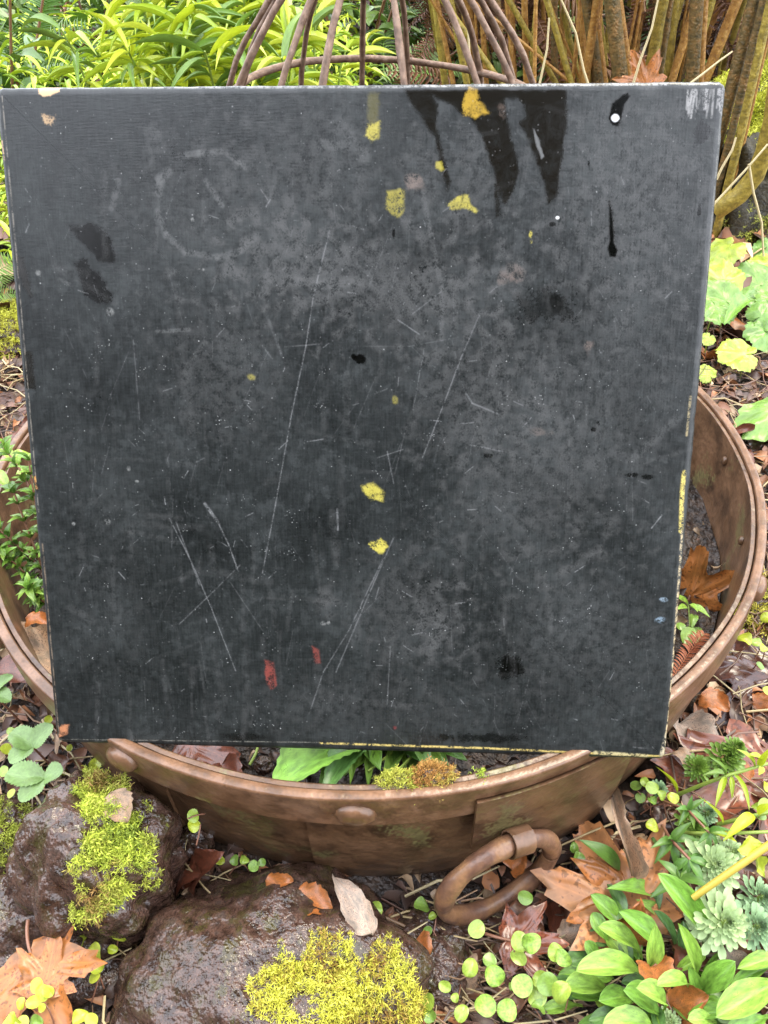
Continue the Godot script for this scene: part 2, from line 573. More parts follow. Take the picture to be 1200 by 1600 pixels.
func dome(radius: float, height: float, seed_: int) -> MB:   # a hammered rivet head, +Z outwards
	var b := MB.new()
	var r := RandomNumberGenerator.new()
	r.seed = seed_
	for q in 7:
		var t := q / 6.0
		for k in 16:
			var a := TAU * k / 16
			var rad := radius * pow(sin(t * PI / 2.0), 0.8) * (1.0 + 0.06 * sin(a * 2.0 + seed_) + 0.03 * r.randf())
			b.vert(Vector3(cos(a) * rad, sin(a) * rad, height * pow(cos(t * PI / 2.0), 0.7) + 0.0006 * r.randf()))
	b.grid(0, 7, 16, true)
	return b

func around(deg: float, rad: float, y: float) -> Vector3:
	return Vector3(sin(deg_to_rad(deg)) * rad, y, cos(deg_to_rad(deg)) * rad)

func cauldron() -> void:
	wobble.seed = 12
	wobble.frequency = 0.9
	wobble.fractal_octaves = 2
	var t := thing("iron_cauldron", Vector3.ZERO, "big round rusty iron cauldron with riveted rim, used as planter", "planter")
	var outer := [[0.3925, -0.001], [0.3905, -0.04], [0.388, -0.08], [0.386, -0.12], [0.38, -0.16], [0.368, -0.2], [0.34, -0.25], [0.28, -0.3], [0.18, -0.335], [0.0, -0.35]]
	var prof := outer.duplicate()
	var inside := []
	for k in outer.size():
		inside.append([maxf(outer[-1 - k][0] - 0.0045, 0.0), outer[-1 - k][1] + (0.0045 if k < 4 else 0.001)])
	inside.reverse()
	prof.reverse()
	prof.append_array([[0.3918, -0.0003], [0.3888, -0.0003]])
	prof.append_array(inside)
	var bw := ringed(prof, 0.0, TAU, 128, true)
	part("bowl", bw.mesh(), M.rust, t)
	# rim band
	var ri := 0.3934
	var ro := 0.4022
	var band := [[ri, -0.034], [ri, 0.001], [ri + 0.0015, 0.0028], [ro - 0.002, 0.0028], [ro - 0.0005, 0.0018], [ro, 0.0], [ro + 0.0004, -0.018], [ro, -0.034], [ro - 0.0012, -0.0362], [ri + 0.001, -0.0362], [ri, -0.034]]
	part("rim_band", ringed(band, 0.0, TAU, 160, true, 0.0012).mesh(), M.rust_worn, t)
	# overlapping wall plates, their edges read as seams
	var wall := [[0.3886, -0.0385], [0.3882, -0.08], [0.3862, -0.12], [0.3802, -0.16], [0.3682, -0.2], [0.345, -0.245]]
	for s in [[-9.1, 22.0], [-62.0, -27.5], [29.5, 62.0], [100.0, 150.0], [-140.0, -95.0]]:
		part("wall_plate", shell(wall, 0.0028, deg_to_rad(s[0]), deg_to_rad(s[1]), 30).mesh(), M.rust, t)
	# the patch plate that carries the ring
	var pp := [[0.4024, -0.0115], [0.4026, -0.03], [0.4022, -0.05], [0.4015, -0.07], [0.4005, -0.09]]
	part("patch_plate", shell(pp, 0.0032, deg_to_rad(9.5), deg_to_rad(29.0), 18).mesh(), M.rust, t)
	var pq := [[0.4005, -0.0905], [0.396, -0.12], [0.389, -0.16], [0.372, -0.205]]
	part("patch_plate", shell(pq, 0.003, deg_to_rad(15.0), deg_to_rad(29.0), 14).mesh(), M.rust, t)
	for a in [-3.1, -30.1, -57.0, -84.0, -111.0, -138.0, -165.0, 168.0, 141.0, 114.0, 87.0, 60.0]:
		var o := part("rivet", dome(0.0145, 0.0085, int(a) + 200).mesh(), M.rust_worn, t)
		o.transform = Transform3D(Basis(Vector3.UP, deg_to_rad(a)).scaled_local(Vector3(1.0, 0.85, 1.0)), around(a, 0.4015, -0.0165))
	for a in [70.0, 88.0]:
		var o := part("rivet_tail", dome(0.005, 0.004, int(a) + 300).mesh(), M.rust, t)
		o.transform = Transform3D(Basis(Vector3.UP, deg_to_rad(a + 180.0)), around(a, 0.3862, -0.02 - 0.006 * sin(a)))
	# ring handle and its clip
	var n := Vector3(0.38, 0.02, 0.92).normalized()
	var u := Vector3.UP.cross(n).normalized()
	var w := n.cross(u)
	var c := Vector3(0.0895, -0.1225, 0.408)
	var pts := []
	var rad := []
	for k in 49:
		var a := TAU * k / 48
		pts.append(c + (u * cos(a) + w * sin(a)) * (0.0505 + 0.0004 * sin(a * 3.0 + 1.0)))
		rad.append(0.0078 + 0.0006 * sin(a * 5.0) + 0.0003 * sin(a * 13.0))
	var rb := MB.new()
	tube(rb, pts, rad, 16, 0.05)
	part("ring_handle", rb.mesh(), M.rust_ring, t)
	var cb := MB.new()
	var top := c + (u * 0.28 + w * 0.96).normalized() * 0.0505
	var tang := (w * -0.28 + u * 0.96).normalized()
	var rd := (u * 0.28 + w * 0.96).normalized()
	for e in 2:
		for k in 17:
			var a := TAU * k / 16
			for q in [0.0086, 0.0112]:
				cb.vert(top + (rd * cos(a) + n * sin(a)) * q * (1.0 + 0.1 * maxf(0.0, cos(a))) + tang * (0.0095 if e else -0.0095))
	for k in 16:
		var a := k * 2
		var d := 34
		cb.quad(a + 1, a + 3, a + d + 3, a + d + 1)
		cb.quad(a, a + d, a + d + 2, a + 2)
		cb.quad(a, a + 2, a + 3, a + 1)
		cb.quad(a + d, a + d + 1, a + d + 3, a + d + 2)
	part("ring_clip", cb.mesh(), M.rust_worn, t)

# ---------------------------------------------------------------- the dome of rods the panel leans on
func cage() -> void:
	var t := thing("wire_cage", Vector3(0.018, -0.09, -0.005), "domed plant cage of rough rusty rods standing behind the black panel", "plant cage")
	var prof := [[0.155, -0.02], [0.154, 0.1], [0.15, 0.25], [0.142, 0.37], [0.13, 0.43], [0.109, 0.475], [0.081, 0.51], [0.052, 0.54], [0.022, 0.558], [0.0, 0.563]]
	for k in 14:
		var a := TAU * (k + 0.35) / 14 + 0.08 * sin(k * 2.3)
		var pts := []
		for q in 25:
			var f := q / 24.0 * (prof.size() - 1)
			var i := mini(int(f), prof.size() - 2)
			var r := lerpf(prof[i][0], prof[i + 1][0], f - i)
			var y := lerpf(prof[i][1], prof[i + 1][1], f - i)
			var aa := a + 0.03 * sin(y * 9.0 + k)
			pts.append(Vector3(sin(aa) * r, y, cos(aa) * r))
		var b := MB.new()
		tube(b, pts, taper(0.0028 + 0.0004 * sin(k * 3.0), 0.0023, 25), 8, 0.3)
		part("rod", b.mesh(), M.rod, t)
	var rp := []
	for k in 49:
		var a := TAU * k / 48
		rp.append(Vector3(sin(a) * 0.124, 0.44 + 0.004 * sin(a * 2.0), cos(a) * 0.124 - 0.004))
	var b2 := MB.new()
	tube(b2, rp, taper(0.003, 0.003, 49), 8, 0.25)
	part("ring_rod", b2.mesh(), M.rod, t)

# ---------------------------------------------------------------- the painted panel
const N := 1024
var px := PackedFloat32Array()
var ro := PackedFloat32Array()
var ht := PackedFloat32Array()
var grain: PackedByteArray
var blot: PackedByteArray

func put_px(k: int, c: Color, a: float, rough := -1.0) -> void:
	px[k * 3] += (c.r - px[k * 3]) * a
	px[k * 3 + 1] += (c.g - px[k * 3 + 1]) * a
	px[k * 3 + 2] += (c.b - px[k * 3 + 2]) * a
	if rough >= 0.0:
		ro[k] += (rough - ro[k]) * a
		ht[k] += (0.5 - ht[k]) * a * 0.9

func stroke(pts: Array, width: float, c: Color, alpha: float, broken := 0.5, deep := 0.0) -> void:
	for s in pts.size() - 1:
		var a: Vector2 = pts[s] * N
		var b: Vector2 = pts[s + 1] * N
		var d := b - a
		var l2 := maxf(d.length_squared(), 0.01)
		for y in range(maxi(0, int(minf(a.y, b.y) - width - 1)), mini(N, int(maxf(a.y, b.y) + width + 2))):
			for x in range(maxi(0, int(minf(a.x, b.x) - width - 1)), mini(N, int(maxf(a.x, b.x) + width + 2))):
				var p := Vector2(x + 0.5, y + 0.5)
				var t := clampf((p - a).dot(d) / l2, 0.0, 1.0)
				var dist := (p - a - d * t).length()
				if dist < width:
					var k := y * N + x
					var g := grain[k] / 255.0
					var al := alpha * clampf((width - dist) / maxf(width * 0.6, 0.7), 0.0, 1.0) * clampf(1.0 + broken * (g - 0.52) * 8.0, 0.0, 1.3)
					put_px(k, c, minf(al, 1.0))
					ht[k] -= deep * al

func shape(pts: Array, c: Color, alpha: float, feather := 2.0, rough := -1.0, ragged := 3.0, broken := 0.0) -> void:
	var poly := PackedVector2Array()
	var lo := Vector2(N, N)
	var hi := Vector2.ZERO
	for p in pts:
		poly.append(p * N)
		lo = lo.min(p * N); hi = hi.max(p * N)
	for y in range(maxi(0, int(lo.y - ragged - feather)), mini(N, int(hi.y + ragged + feather + 1))):
		for x in range(maxi(0, int(lo.x - ragged - feather)), mini(N, int(hi.x + ragged + feather + 1))):
			var k := y * N + x
			var p := Vector2(x + 0.5 + (grain[k] / 127.5 - 1.0) * ragged, y + 0.5 + (blot[k] / 127.5 - 1.0) * ragged * 1.5)
			var ins := Geometry2D.is_point_in_polygon(p, poly)
			var dist := 1e9
			for e in poly.size():
				dist = minf(dist, p.distance_squared_to(Geometry2D.get_closest_point_to_segment(p, poly[e], poly[(e + 1) % poly.size()])))
			dist = sqrt(dist) * (1.0 if ins else -1.0)
			var al := alpha * clampf(0.5 + dist / feather, 0.0, 1.0)
			if broken > 0.0: al *= clampf(1.0 + broken * (grain[k] / 255.0 - 0.5) * 7.0, 0.0, 1.2)
			if al > 0.004: put_px(k, c, minf(al, 1.0), rough)

func dab(p: Vector2, rx: float, ry: float, c: Color, alpha: float, ragged := 0.5, broken := 0.5, rough := -1.0) -> void:
	var q := p * N
	var m := 1.0 + ragged
	for y in range(maxi(0, int(q.y - ry * m)), mini(N, int(q.y + ry * m + 1))):
		for x in range(maxi(0, int(q.x - rx * m)), mini(N, int(q.x + rx * m + 1))):
			var k := y * N + x
			var d := Vector2((x + 0.5 - q.x) / rx, (y + 0.5 - q.y) / ry).length() + ragged * (blot[k] / 127.5 - 1.0) + ragged * 0.6 * (grain[k] / 127.5 - 1.0)
			if d < 1.0:
				var al := alpha * clampf((1.0 - d) * 2.2, 0.0, 1.0) * clampf(1.0 + broken * (grain[k] / 255.0 - 0.5) * 7.0, 0.0, 1.5)
				put_px(k, c, minf(al, 1.0), rough)

func speckle(n: int, seed_: int) -> PackedByteArray:   # irregular fine grain of mixed sizes
	var a := noise_img(n, n, 0.05, 5, seed_)
	var c := noise_img(n, n, 0.23, 2, seed_ + 1)
	var r := RandomNumberGenerator.new()
	r.seed = seed_
	for k in n * n:
		a[k] = clampi(int(128.0 + (a[k] - 128) * 0.75 + (c[k] - 128) * 0.45 + r.randfn(0.0, 24.0)), 0, 255)
	return a

func paint_panel() -> void:
	grain = speckle(N, 101)
	blot = noise_img(N, N, 0.03, 4, 103)
	var big := noise_img(N, N, 0.005, 4, 107)
	var hor := stretched(N, N, 128, 1024, 0.32, 2, 109)
	var ver := stretched(N, N, 1024, 96, 0.25, 2, 113)
	px.resize(N * N * 3); ro.resize(N * N); ht.resize(N * N)
	for k in N * N:
		var g := grain[k] / 255.0
		var f := blot[k] / 255.0
		var l := big[k] / 255.0
		var h := hor[k] / 255.0
		var v := ver[k] / 255.0
		var speck := clampf((f + (g - 0.5) * 0.9 + (l - 0.5) * 0.5 - 0.56) * 4.0, 0.0, 1.0)   # mould-like grey bloom in grains
		var t := 0.0162 + 0.014 * (l - 0.5) + 0.009 * (h - 0.5) + 0.012 * (v - 0.5) + 0.004 * (g - 0.5) + 0.006 * speck
		t = maxf(t, 0.003)
		px[k * 3] = t * 0.9; px[k * 3 + 1] = t * 1.02; px[k * 3 + 2] = t * 1.0
		ro[k] = 0.36 + 0.12 * (g - 0.5) + 0.12 * (l - 0.5) + 0.1 * speck
		ht[k] = 0.5 + 0.22 * (h - 0.5) + 0.18 * (v - 0.5) + 0.2 * (g - 0.5)
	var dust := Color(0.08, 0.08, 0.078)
	var chalk := Color(0.2, 0.2, 0.2)
	var white := Color(0.7, 0.7, 0.68)
	var yel := Color(0.34, 0.29, 0.05)
	var och := Color(0.36, 0.23, 0.035)
	var tan := Color(0.5, 0.33, 0.18)
	var wet := Color(0.003, 0.0027, 0.0023)
	# rubbed grey areas with a grain; upper right ones also paint in sky sheen
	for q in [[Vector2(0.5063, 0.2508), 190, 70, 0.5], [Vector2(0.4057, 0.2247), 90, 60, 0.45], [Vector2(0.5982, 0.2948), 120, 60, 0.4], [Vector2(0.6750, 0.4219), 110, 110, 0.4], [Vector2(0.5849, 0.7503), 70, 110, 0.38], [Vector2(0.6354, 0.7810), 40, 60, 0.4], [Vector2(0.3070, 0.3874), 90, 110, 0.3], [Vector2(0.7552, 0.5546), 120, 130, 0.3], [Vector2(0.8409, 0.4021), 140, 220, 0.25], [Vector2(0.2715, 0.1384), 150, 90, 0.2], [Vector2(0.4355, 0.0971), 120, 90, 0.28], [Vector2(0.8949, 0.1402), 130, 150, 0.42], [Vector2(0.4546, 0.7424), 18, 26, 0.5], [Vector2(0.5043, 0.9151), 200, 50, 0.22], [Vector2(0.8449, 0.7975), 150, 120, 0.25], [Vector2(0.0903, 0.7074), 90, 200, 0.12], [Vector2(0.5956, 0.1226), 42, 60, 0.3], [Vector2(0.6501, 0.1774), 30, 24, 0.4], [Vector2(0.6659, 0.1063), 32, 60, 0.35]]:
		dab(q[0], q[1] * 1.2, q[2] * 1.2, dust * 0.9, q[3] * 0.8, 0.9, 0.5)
	# chalk scuffs
	for q in [[[Vector2(0.2231, 0.1383), Vector2(0.2268, 0.1214), Vector2(0.2384, 0.1113)], 7, 0.5], [[Vector2(0.2558, 0.0913), Vector2(0.2849, 0.0873), Vector2(0.3147, 0.0857)], 5, 0.5], [[Vector2(0.3236, 0.0883), Vector2(0.3491, 0.1067)], 4, 0.5], [[Vector2(0.2923, 0.1241), Vector2(0.3136, 0.1564)], 4, 0.5], [[Vector2(0.2207, 0.1639), Vector2(0.2317, 0.1968), Vector2(0.2583, 0.2195), Vector2(0.3043, 0.2265), Vector2(0.3370, 0.2177), Vector2(0.3625, 0.1968)], 5, 0.4], [[Vector2(0.1672, 0.1237), Vector2(0.1545, 0.1604)], 5, 0.4], [[Vector2(0.3773, 0.2554), Vector2(0.4234, 0.2598), Vector2(0.4510, 0.2641), Vector2(0.5063, 0.2596)], 8, 0.35], [[Vector2(0.2217, 0.0547), Vector2(0.2293, 0.0795)], 9, 0.25], [[Vector2(0.1152, 0.2603), Vector2(0.1381, 0.2693)], 3, 0.4], [[Vector2(0.0682, 0.2559), Vector2(0.0864, 0.2649)], 3, 0.4], [[Vector2(0.2098, 0.3306), Vector2(0.2575, 0.3277)], 3, 0.5], [[Vector2(0.2601, 0.3691), Vector2(0.2803, 0.3459)], 4, 0.35], [[Vector2(0.9085, 0.5140), Vector2(0.9730, 0.4491)], 7, 0.3], [[Vector2(0.5959, 0.1394), Vector2(0.6074, 0.1901), Vector2(0.6251, 0.2682), Vector2(0.6266, 0.3396)], 4, 0.35], [[Vector2(0.4805, 0.0481), Vector2(0.5156, 0.0933)], 9, 0.25], [[Vector2(0.4536, 0.0765), Vector2(0.4891, 0.0792)], 8, 0.3], [[Vector2(0.6346, 0.7387), Vector2(0.6260, 0.8133)], 10, 0.3], [[Vector2(0.8099, 0.6938), Vector2(0.8752, 0.6520)], 8, 0.2]]:
		stroke(q[0], q[1] * 1.3, dust * 1.3, q[2] * 0.8, 0.4)
	# scratches
	for q in [[[Vector2(0.4657, 0.1900), Vector2(0.4416, 0.2775), Vector2(0.4292, 0.3497), Vector2(0.4054, 0.4525), Vector2(0.3779, 0.5895), Vector2(0.3550, 0.6972)], 1.5, 0.6], [[Vector2(0.6824, 0.2990), Vector2(0.6549, 0.3667), Vector2(0.6286, 0.4410), Vector2(0.6014, 0.5128)], 1.5, 0.55], [[Vector2(0.6018, 0.3533), Vector2(0.5862, 0.4414)], 1.2, 0.4], [[Vector2(0.5770, 0.4652), Vector2(0.5604, 0.5376)], 1.2, 0.35], [[Vector2(0.5592, 0.6371), Vector2(0.5249, 0.7200), Vector2(0.4686, 0.8606)], 1.6, 0.5], [[Vector2(0.5446, 0.6679), Vector2(0.4895, 0.7895), Vector2(0.4481, 0.8611), Vector2(0.4242, 0.9342)], 1.5, 0.5], [[Vector2(0.2131, 0.6122), Vector2(0.2446, 0.6836), Vector2(0.2717, 0.7568), Vector2(0.3065, 0.8624)], 1.5, 0.6], [[Vector2(0.2229, 0.6171), Vector2(0.2550, 0.7200)], 1.6, 0.5], [[Vector2(0.2692, 0.5881), Vector2(0.2878, 0.6161)], 3.5, 0.8], [[Vector2(0.2878, 0.6161), Vector2(0.3033, 0.6516), Vector2(0.3168, 0.6948)], 1.8, 0.7], [[Vector2(0.2190, 0.7848), Vector2(0.2642, 0.7410), Vector2(0.3201, 0.6853)], 1.6, 0.4], [[Vector2(0.1739, 0.3418), Vector2(0.1759, 0.4595)], 1.2, 0.3], [[Vector2(0.3982, 0.3517), Vector2(0.4499, 0.3469)], 1.5, 0.3], [[Vector2(0.5060, 0.3502), Vector2(0.5805, 0.3498), Vector2(0.6450, 0.3377)], 1.3, 0.22], [[Vector2(0.5634, 0.3128), Vector2(0.5941, 0.3325)], 1.5, 0.6], [[Vector2(0.4287, 0.4906), Vector2(0.4528, 0.4865)], 1.5, 0.6], [[Vector2(0.4730, 0.5932), Vector2(0.4737, 0.6263)], 2.2, 0.7], [[Vector2(0.5487, 0.5038), Vector2(0.5586, 0.5523)], 1.3, 0.5], [[Vector2(0.6608, 0.4127), Vector2(0.6734, 0.4313), Vector2(0.7132, 0.4469)], 1.8, 0.5], [[Vector2(0.6723, 0.4928), Vector2(0.7199, 0.5018)], 1.8, 0.5], [[Vector2(0.9472, 0.6158), Vector2(0.9608, 0.5958)], 1.6, 0.95], [[Vector2(0.5553, 0.8149), Vector2(0.5508, 0.9138)], 1.4, 0.45], [[Vector2(0.5845, 0.3038), Vector2(0.6252, 0.2726)], 1.3, 0.4], [[Vector2(0.3039, 0.7138), Vector2(0.3521, 0.7926)], 1.2, 0.25], [[Vector2(0.5344, 0.5136), Vector2(0.5726, 0.5006)], 1.2, 0.45], [[Vector2(0.6624, 0.3712), Vector2(0.6781, 0.3693)], 1.2, 0.5], [[Vector2(0.6573, 0.4615), Vector2(0.6761, 0.4595)], 1.2, 0.5], [[Vector2(0.3652, 0.3500), Vector2(0.3789, 0.3684)], 2.0, 0.3], [[Vector2(0.3757, 0.3136), Vector2(0.3932, 0.3637)], 3.0, 0.2]]:
		stroke(q[0], q[1] * 0.95, chalk, q[2] * 0.6, 0.35, 0.2)
	# darker wet runs and drops: smooth where the water lies
	for q in [
		[Vector2(0.5679, 0.0077), Vector2(0.6044, 0.0080), Vector2(0.6151, 0.0289), Vector2(0.6139, 0.0570), Vector2(0.6261, 0.0979), Vector2(0.6347, 0.1269), Vector2(0.6288, 0.1411), Vector2(0.6220, 0.1103), Vector2(0.6124, 0.0692), Vector2(0.5901, 0.0407)],
		[Vector2(0.6026, 0.0080), Vector2(0.7018, 0.0088), Vector2(0.7071, 0.0335), Vector2(0.7144, 0.0657), Vector2(0.7291, 0.1083), Vector2(0.7225, 0.1397), Vector2(0.7134, 0.1539), Vector2(0.7071, 0.1531), Vector2(0.6991, 0.1272), Vector2(0.6895, 0.1023), Vector2(0.6779, 0.0696), Vector2(0.6598, 0.0452), Vector2(0.6290, 0.0290)],
		[Vector2(0.5939, 0.0072), Vector2(0.7866, 0.0095), Vector2(0.7874, 0.0229), Vector2(0.7459, 0.0338), Vector2(0.7237, 0.0193), Vector2(0.6981, 0.0255), Vector2(0.6202, 0.0233)],
		[Vector2(0.7147, 0.0089), Vector2(0.7867, 0.0111), Vector2(0.7906, 0.0501), Vector2(0.7856, 0.1027), Vector2(0.7816, 0.1440), Vector2(0.7709, 0.1582), Vector2(0.7633, 0.1274), Vector2(0.7456, 0.0862), Vector2(0.7258, 0.0497), Vector2(0.7350, 0.0417), Vector2(0.7309, 0.0257)],
		[Vector2(0.8687, 0.0149), Vector2(0.8628, 0.0164), Vector2(0.8509, 0.0289), Vector2(0.8470, 0.0464), Vector2(0.8518, 0.0545), Vector2(0.8586, 0.0545), Vector2(0.8623, 0.0449), Vector2(0.8647, 0.0306), Vector2(0.8715, 0.0188)],
		[Vector2(0.8538, 0.1509), Vector2(0.8600, 0.1777), Vector2(0.8637, 0.2073), Vector2(0.8687, 0.2159), Vector2(0.8666, 0.2244), Vector2(0.8595, 0.2244), Vector2(0.8571, 0.2142), Vector2(0.8590, 0.2031), Vector2(0.8562, 0.1735)],
		[Vector2(0.0088, 0.2231), Vector2(0.0198, 0.2266), Vector2(0.0281, 0.2785), Vector2(0.0240, 0.2812), Vector2(0.0097, 0.2516)],
		[Vector2(0.0088, 0.3594), Vector2(0.0204, 0.3593), Vector2(0.0198, 0.4177), Vector2(0.0050, 0.4178)],
		[Vector2(0.6956, 0.1271), Vector2(0.7009, 0.1272), Vector2(0.7024, 0.1690), Vector2(0.6989, 0.1716)]]:
		shape(q, Color(0.008, 0.0065, 0.0045), 0.9, 5.0, 0.16, 3.0, 0.1)
	for q in [
		[Vector2(0.8695, 0.0149), Vector2(0.8628, 0.0164), Vector2(0.8501, 0.0289), Vector2(0.8461, 0.0464), Vector2(0.8518, 0.0553), Vector2(0.8587, 0.0553), Vector2(0.8631, 0.0449), Vector2(0.8655, 0.0306), Vector2(0.8724, 0.0188)],
		[Vector2(0.8538, 0.1509), Vector2(0.8600, 0.1777), Vector2(0.8637, 0.2073), Vector2(0.8696, 0.2159), Vector2(0.8676, 0.2253), Vector2(0.8596, 0.2253), Vector2(0.8562, 0.2142), Vector2(0.8581, 0.2031), Vector2(0.8553, 0.1735)]]:
		shape(q, wet * 0.5, 1.0, 2.5, 0.14, 1.0)
	for q in [[[Vector2(0.0890, 0.1784), Vector2(0.1214, 0.1810), Vector2(0.1437, 0.1941), Vector2(0.1576, 0.2204), Vector2(0.1500, 0.2354), Vector2(0.1270, 0.2292), Vector2(0.1186, 0.2160), Vector2(0.0995, 0.1984)], 0.95], [[Vector2(0.0937, 0.2337), Vector2(0.1082, 0.2292), Vector2(0.1300, 0.2514), Vector2(0.1472, 0.2737), Vector2(0.1434, 0.2872), Vector2(0.1267, 0.2945), Vector2(0.1046, 0.2738)], 0.92], [[Vector2(0.0526, 0.1378), Vector2(0.0799, 0.0704), Vector2(0.1013, 0.0872), Vector2(0.0670, 0.1636)], 0.25]]:
		shape(q[0], wet, q[1], 6.0, 0.2, 5.0)
	shape([Vector2(0.7452, 0.0578), Vector2(0.7518, 0.0684), Vector2(0.7626, 0.0953), Vector2(0.7583, 0.0977), Vector2(0.7486, 0.0740)], dust * 1.3, 0.9, 2.0, 0.5, 1.5)
	for q in [[Vector2(0.9694, 0.0632), 10, 19, 0.9], [Vector2(0.9725, 0.0409), 3, 3, 0.9], [Vector2(0.9778, 0.1662), 3, 6, 0.9], [Vector2(0.7435, 0.8450), 19, 20, 0.95], [Vector2(0.7712, 0.2925), 40, 22, 0.55], [Vector2(0.5078, 0.3676), 8, 7, 0.95], [Vector2(0.4994, 0.3649), 4, 4, 0.95], [Vector2(0.8582, 0.4577), 2.5, 5, 0.8], [Vector2(0.8523, 0.4681), 4, 3, 0.8], [Vector2(0.9128, 0.5351), 8, 4, 0.8], [Vector2(0.9346, 0.5377), 8, 4, 0.8], [Vector2(0.6907, 0.9684), 60, 8, 0.7], [Vector2(0.6965, 0.5088), 8, 4, 0.7], [Vector2(0.7889, 0.2854), 8, 14, 0.6], [Vector2(0.3149, 0.9771), 30, 6, 0.5], [Vector2(0.5562, 0.1944), 2, 6, 0.8], [Vector2(0.8229, 0.1029), 2, 4, 0.8], [Vector2(0.7774, 0.1818), 4, 3, 0.8]]:
		dab(q[0], q[1] * 1.25, q[2] * 1.25, wet * 0.5, q[3], 0.5, 0.0, 0.16)
	# old paint: yellow, red, tan
	shape([Vector2(0.5201, 0.0121), Vector2(0.5349, 0.0123), Vector2(0.5332, 0.0484), Vector2(0.5201, 0.0484)], yel * 0.5, 0.3, 5.0, -1.0, 4.0)
	shape([Vector2(0.5183, 0.0500), Vector2(0.5367, 0.0460), Vector2(0.5351, 0.0712), Vector2(0.5245, 0.0761), Vector2(0.5174, 0.0662)], yel, 0.85, 4.0, -1.0, 4.0, 0.3)
	shape([Vector2(0.6545, 0.0084), Vector2(0.6674, 0.0085), Vector2(0.6704, 0.0213), Vector2(0.6849, 0.0414), Vector2(0.6685, 0.0461), Vector2(0.6519, 0.0411), Vector2(0.6497, 0.0251)], och, 0.9, 4.0, -1.0, 4.0, 0.25)
	shape([Vector2(0.6138, 0.0995), Vector2(0.6218, 0.0996), Vector2(0.6255, 0.1095), Vector2(0.6203, 0.1128), Vector2(0.6140, 0.1078)], yel, 0.8, 3.0, -1.0, 2.0)
	shape([Vector2(0.5469, 0.1375), Vector2(0.5709, 0.1376), Vector2(0.5703, 0.1646), Vector2(0.5605, 0.1730), Vector2(0.5452, 0.1603)], yel * 0.75, 0.75, 4.0, -1.0, 4.0, 0.5)
	shape([Vector2(0.6318, 0.1546), Vector2(0.6448, 0.1437), Vector2(0.6599, 0.1420), Vector2(0.6629, 0.1546), Vector2(0.6747, 0.1656), Vector2(0.6713, 0.1681), Vector2(0.6586, 0.1597), Vector2(0.6364, 0.1613)], yel, 0.85, 3.0, -1.0, 3.0, 0.3)
	shape([Vector2(0.5093, 0.5579), Vector2(0.5277, 0.5498), Vector2(0.5442, 0.5673), Vector2(0.5423, 0.5812), Vector2(0.5248, 0.5775)], yel * 1.15, 0.9, 4.0, -1.0, 4.0, 0.5)
	shape([Vector2(0.5209, 0.6479), Vector2(0.5396, 0.6354), Vector2(0.5514, 0.6525), Vector2(0.5446, 0.6608), Vector2(0.5278, 0.6600)], yel * 1.3, 0.95, 3.0, -1.0, 5.0, 0.5)
	shape([Vector2(0.3547, 0.8436), Vector2(0.3681, 0.8444), Vector2(0.3733, 0.8851), Vector2(0.3637, 0.8920), Vector2(0.3557, 0.8833)], Color(0.2, 0.045, 0.035), 0.75, 3.0, -1.0, 2.5, 0.4)
	shape([Vector2(0.4313, 0.8156), Vector2(0.4414, 0.8230), Vector2(0.4442, 0.8447), Vector2(0.4349, 0.8461)], Color(0.2, 0.045, 0.035), 0.6, 3.0, -1.0, 2.5, 0.4)
	dab(Vector2(0.5634, 0.9551), 4, 4, Color(0.18, 0.03, 0.03), 0.6)
	for q in [[Vector2(0.3477, 0.3964), 7, 6, 0.35], [Vector2(0.5596, 0.4276), 6, 8, 0.3], [Vector2(0.7479, 0.1954), 3, 5, 0.9], [Vector2(0.7492, 0.2056), 2, 3, 0.5]]:
		dab(q[0], q[1], q[2], yel, q[3], 0.5)
	for q in [[Vector2(0.5824, 0.1268), 16, 12, 0.5], [Vector2(0.7196, 0.2488), 22, 15, 0.45], [Vector2(0.8377, 0.3475), 8, 14, 0.35], [Vector2(0.7027, 0.0335), 8, 12, 0.4], [Vector2(0.7751, 0.4727), 16, 10, 0.25]]:
		dab(q[0], q[1], q[2], Color(0.16, 0.12, 0.1), q[3], 0.6)
	shape([Vector2(0.0592, -0.0012), Vector2(0.0934, -0.0009), Vector2(0.0918, 0.0072), Vector2(0.0787, 0.0128), Vector2(0.0627, 0.0094)], tan * 1.2, 0.95, 2.0, 0.7, 3.0)
	shape([Vector2(0.0675, 0.0356), Vector2(0.0839, 0.0357), Vector2(0.0772, 0.0497), Vector2(0.0683, 0.0471)], tan, 0.6, 3.0, 0.7, 5.0, 0.6)
	shape([Vector2(0.0099, 0.9699), Vector2(0.0255, 0.9637), Vector2(0.0207, 0.9823), Vector2(0.0061, 0.9885)], Color(0.4, 0.16, 0.07), 0.85, 3.0, 0.7, 3.0, 0.3)
	for q in [[Vector2(0.0405, 0.2479), 5, 5, 0.6], [Vector2(0.1422, 0.3035), 7, 7, 0.55], [Vector2(0.2706, 0.1752), 3.5, 3.5, 0.7], [Vector2(0.0614, 0.6227), 4, 4, 0.6], [Vector2(0.1153, 0.6188), 6, 6, 0.4], [Vector2(0.1542, 0.5348), 4, 5, 0.6], [Vector2(0.1658, 0.5545), 4, 3, 0.6], [Vector2(0.2803, 0.2432), 6, 3, 0.7], [Vector2(0.4491, 0.7786), 6, 5, 0.4], [Vector2(0.4572, 0.7774), 4, 4, 0.5]]:
		dab(q[0], q[1], q[2], Color(0.2, 0.2, 0.19), q[3], 0.35)
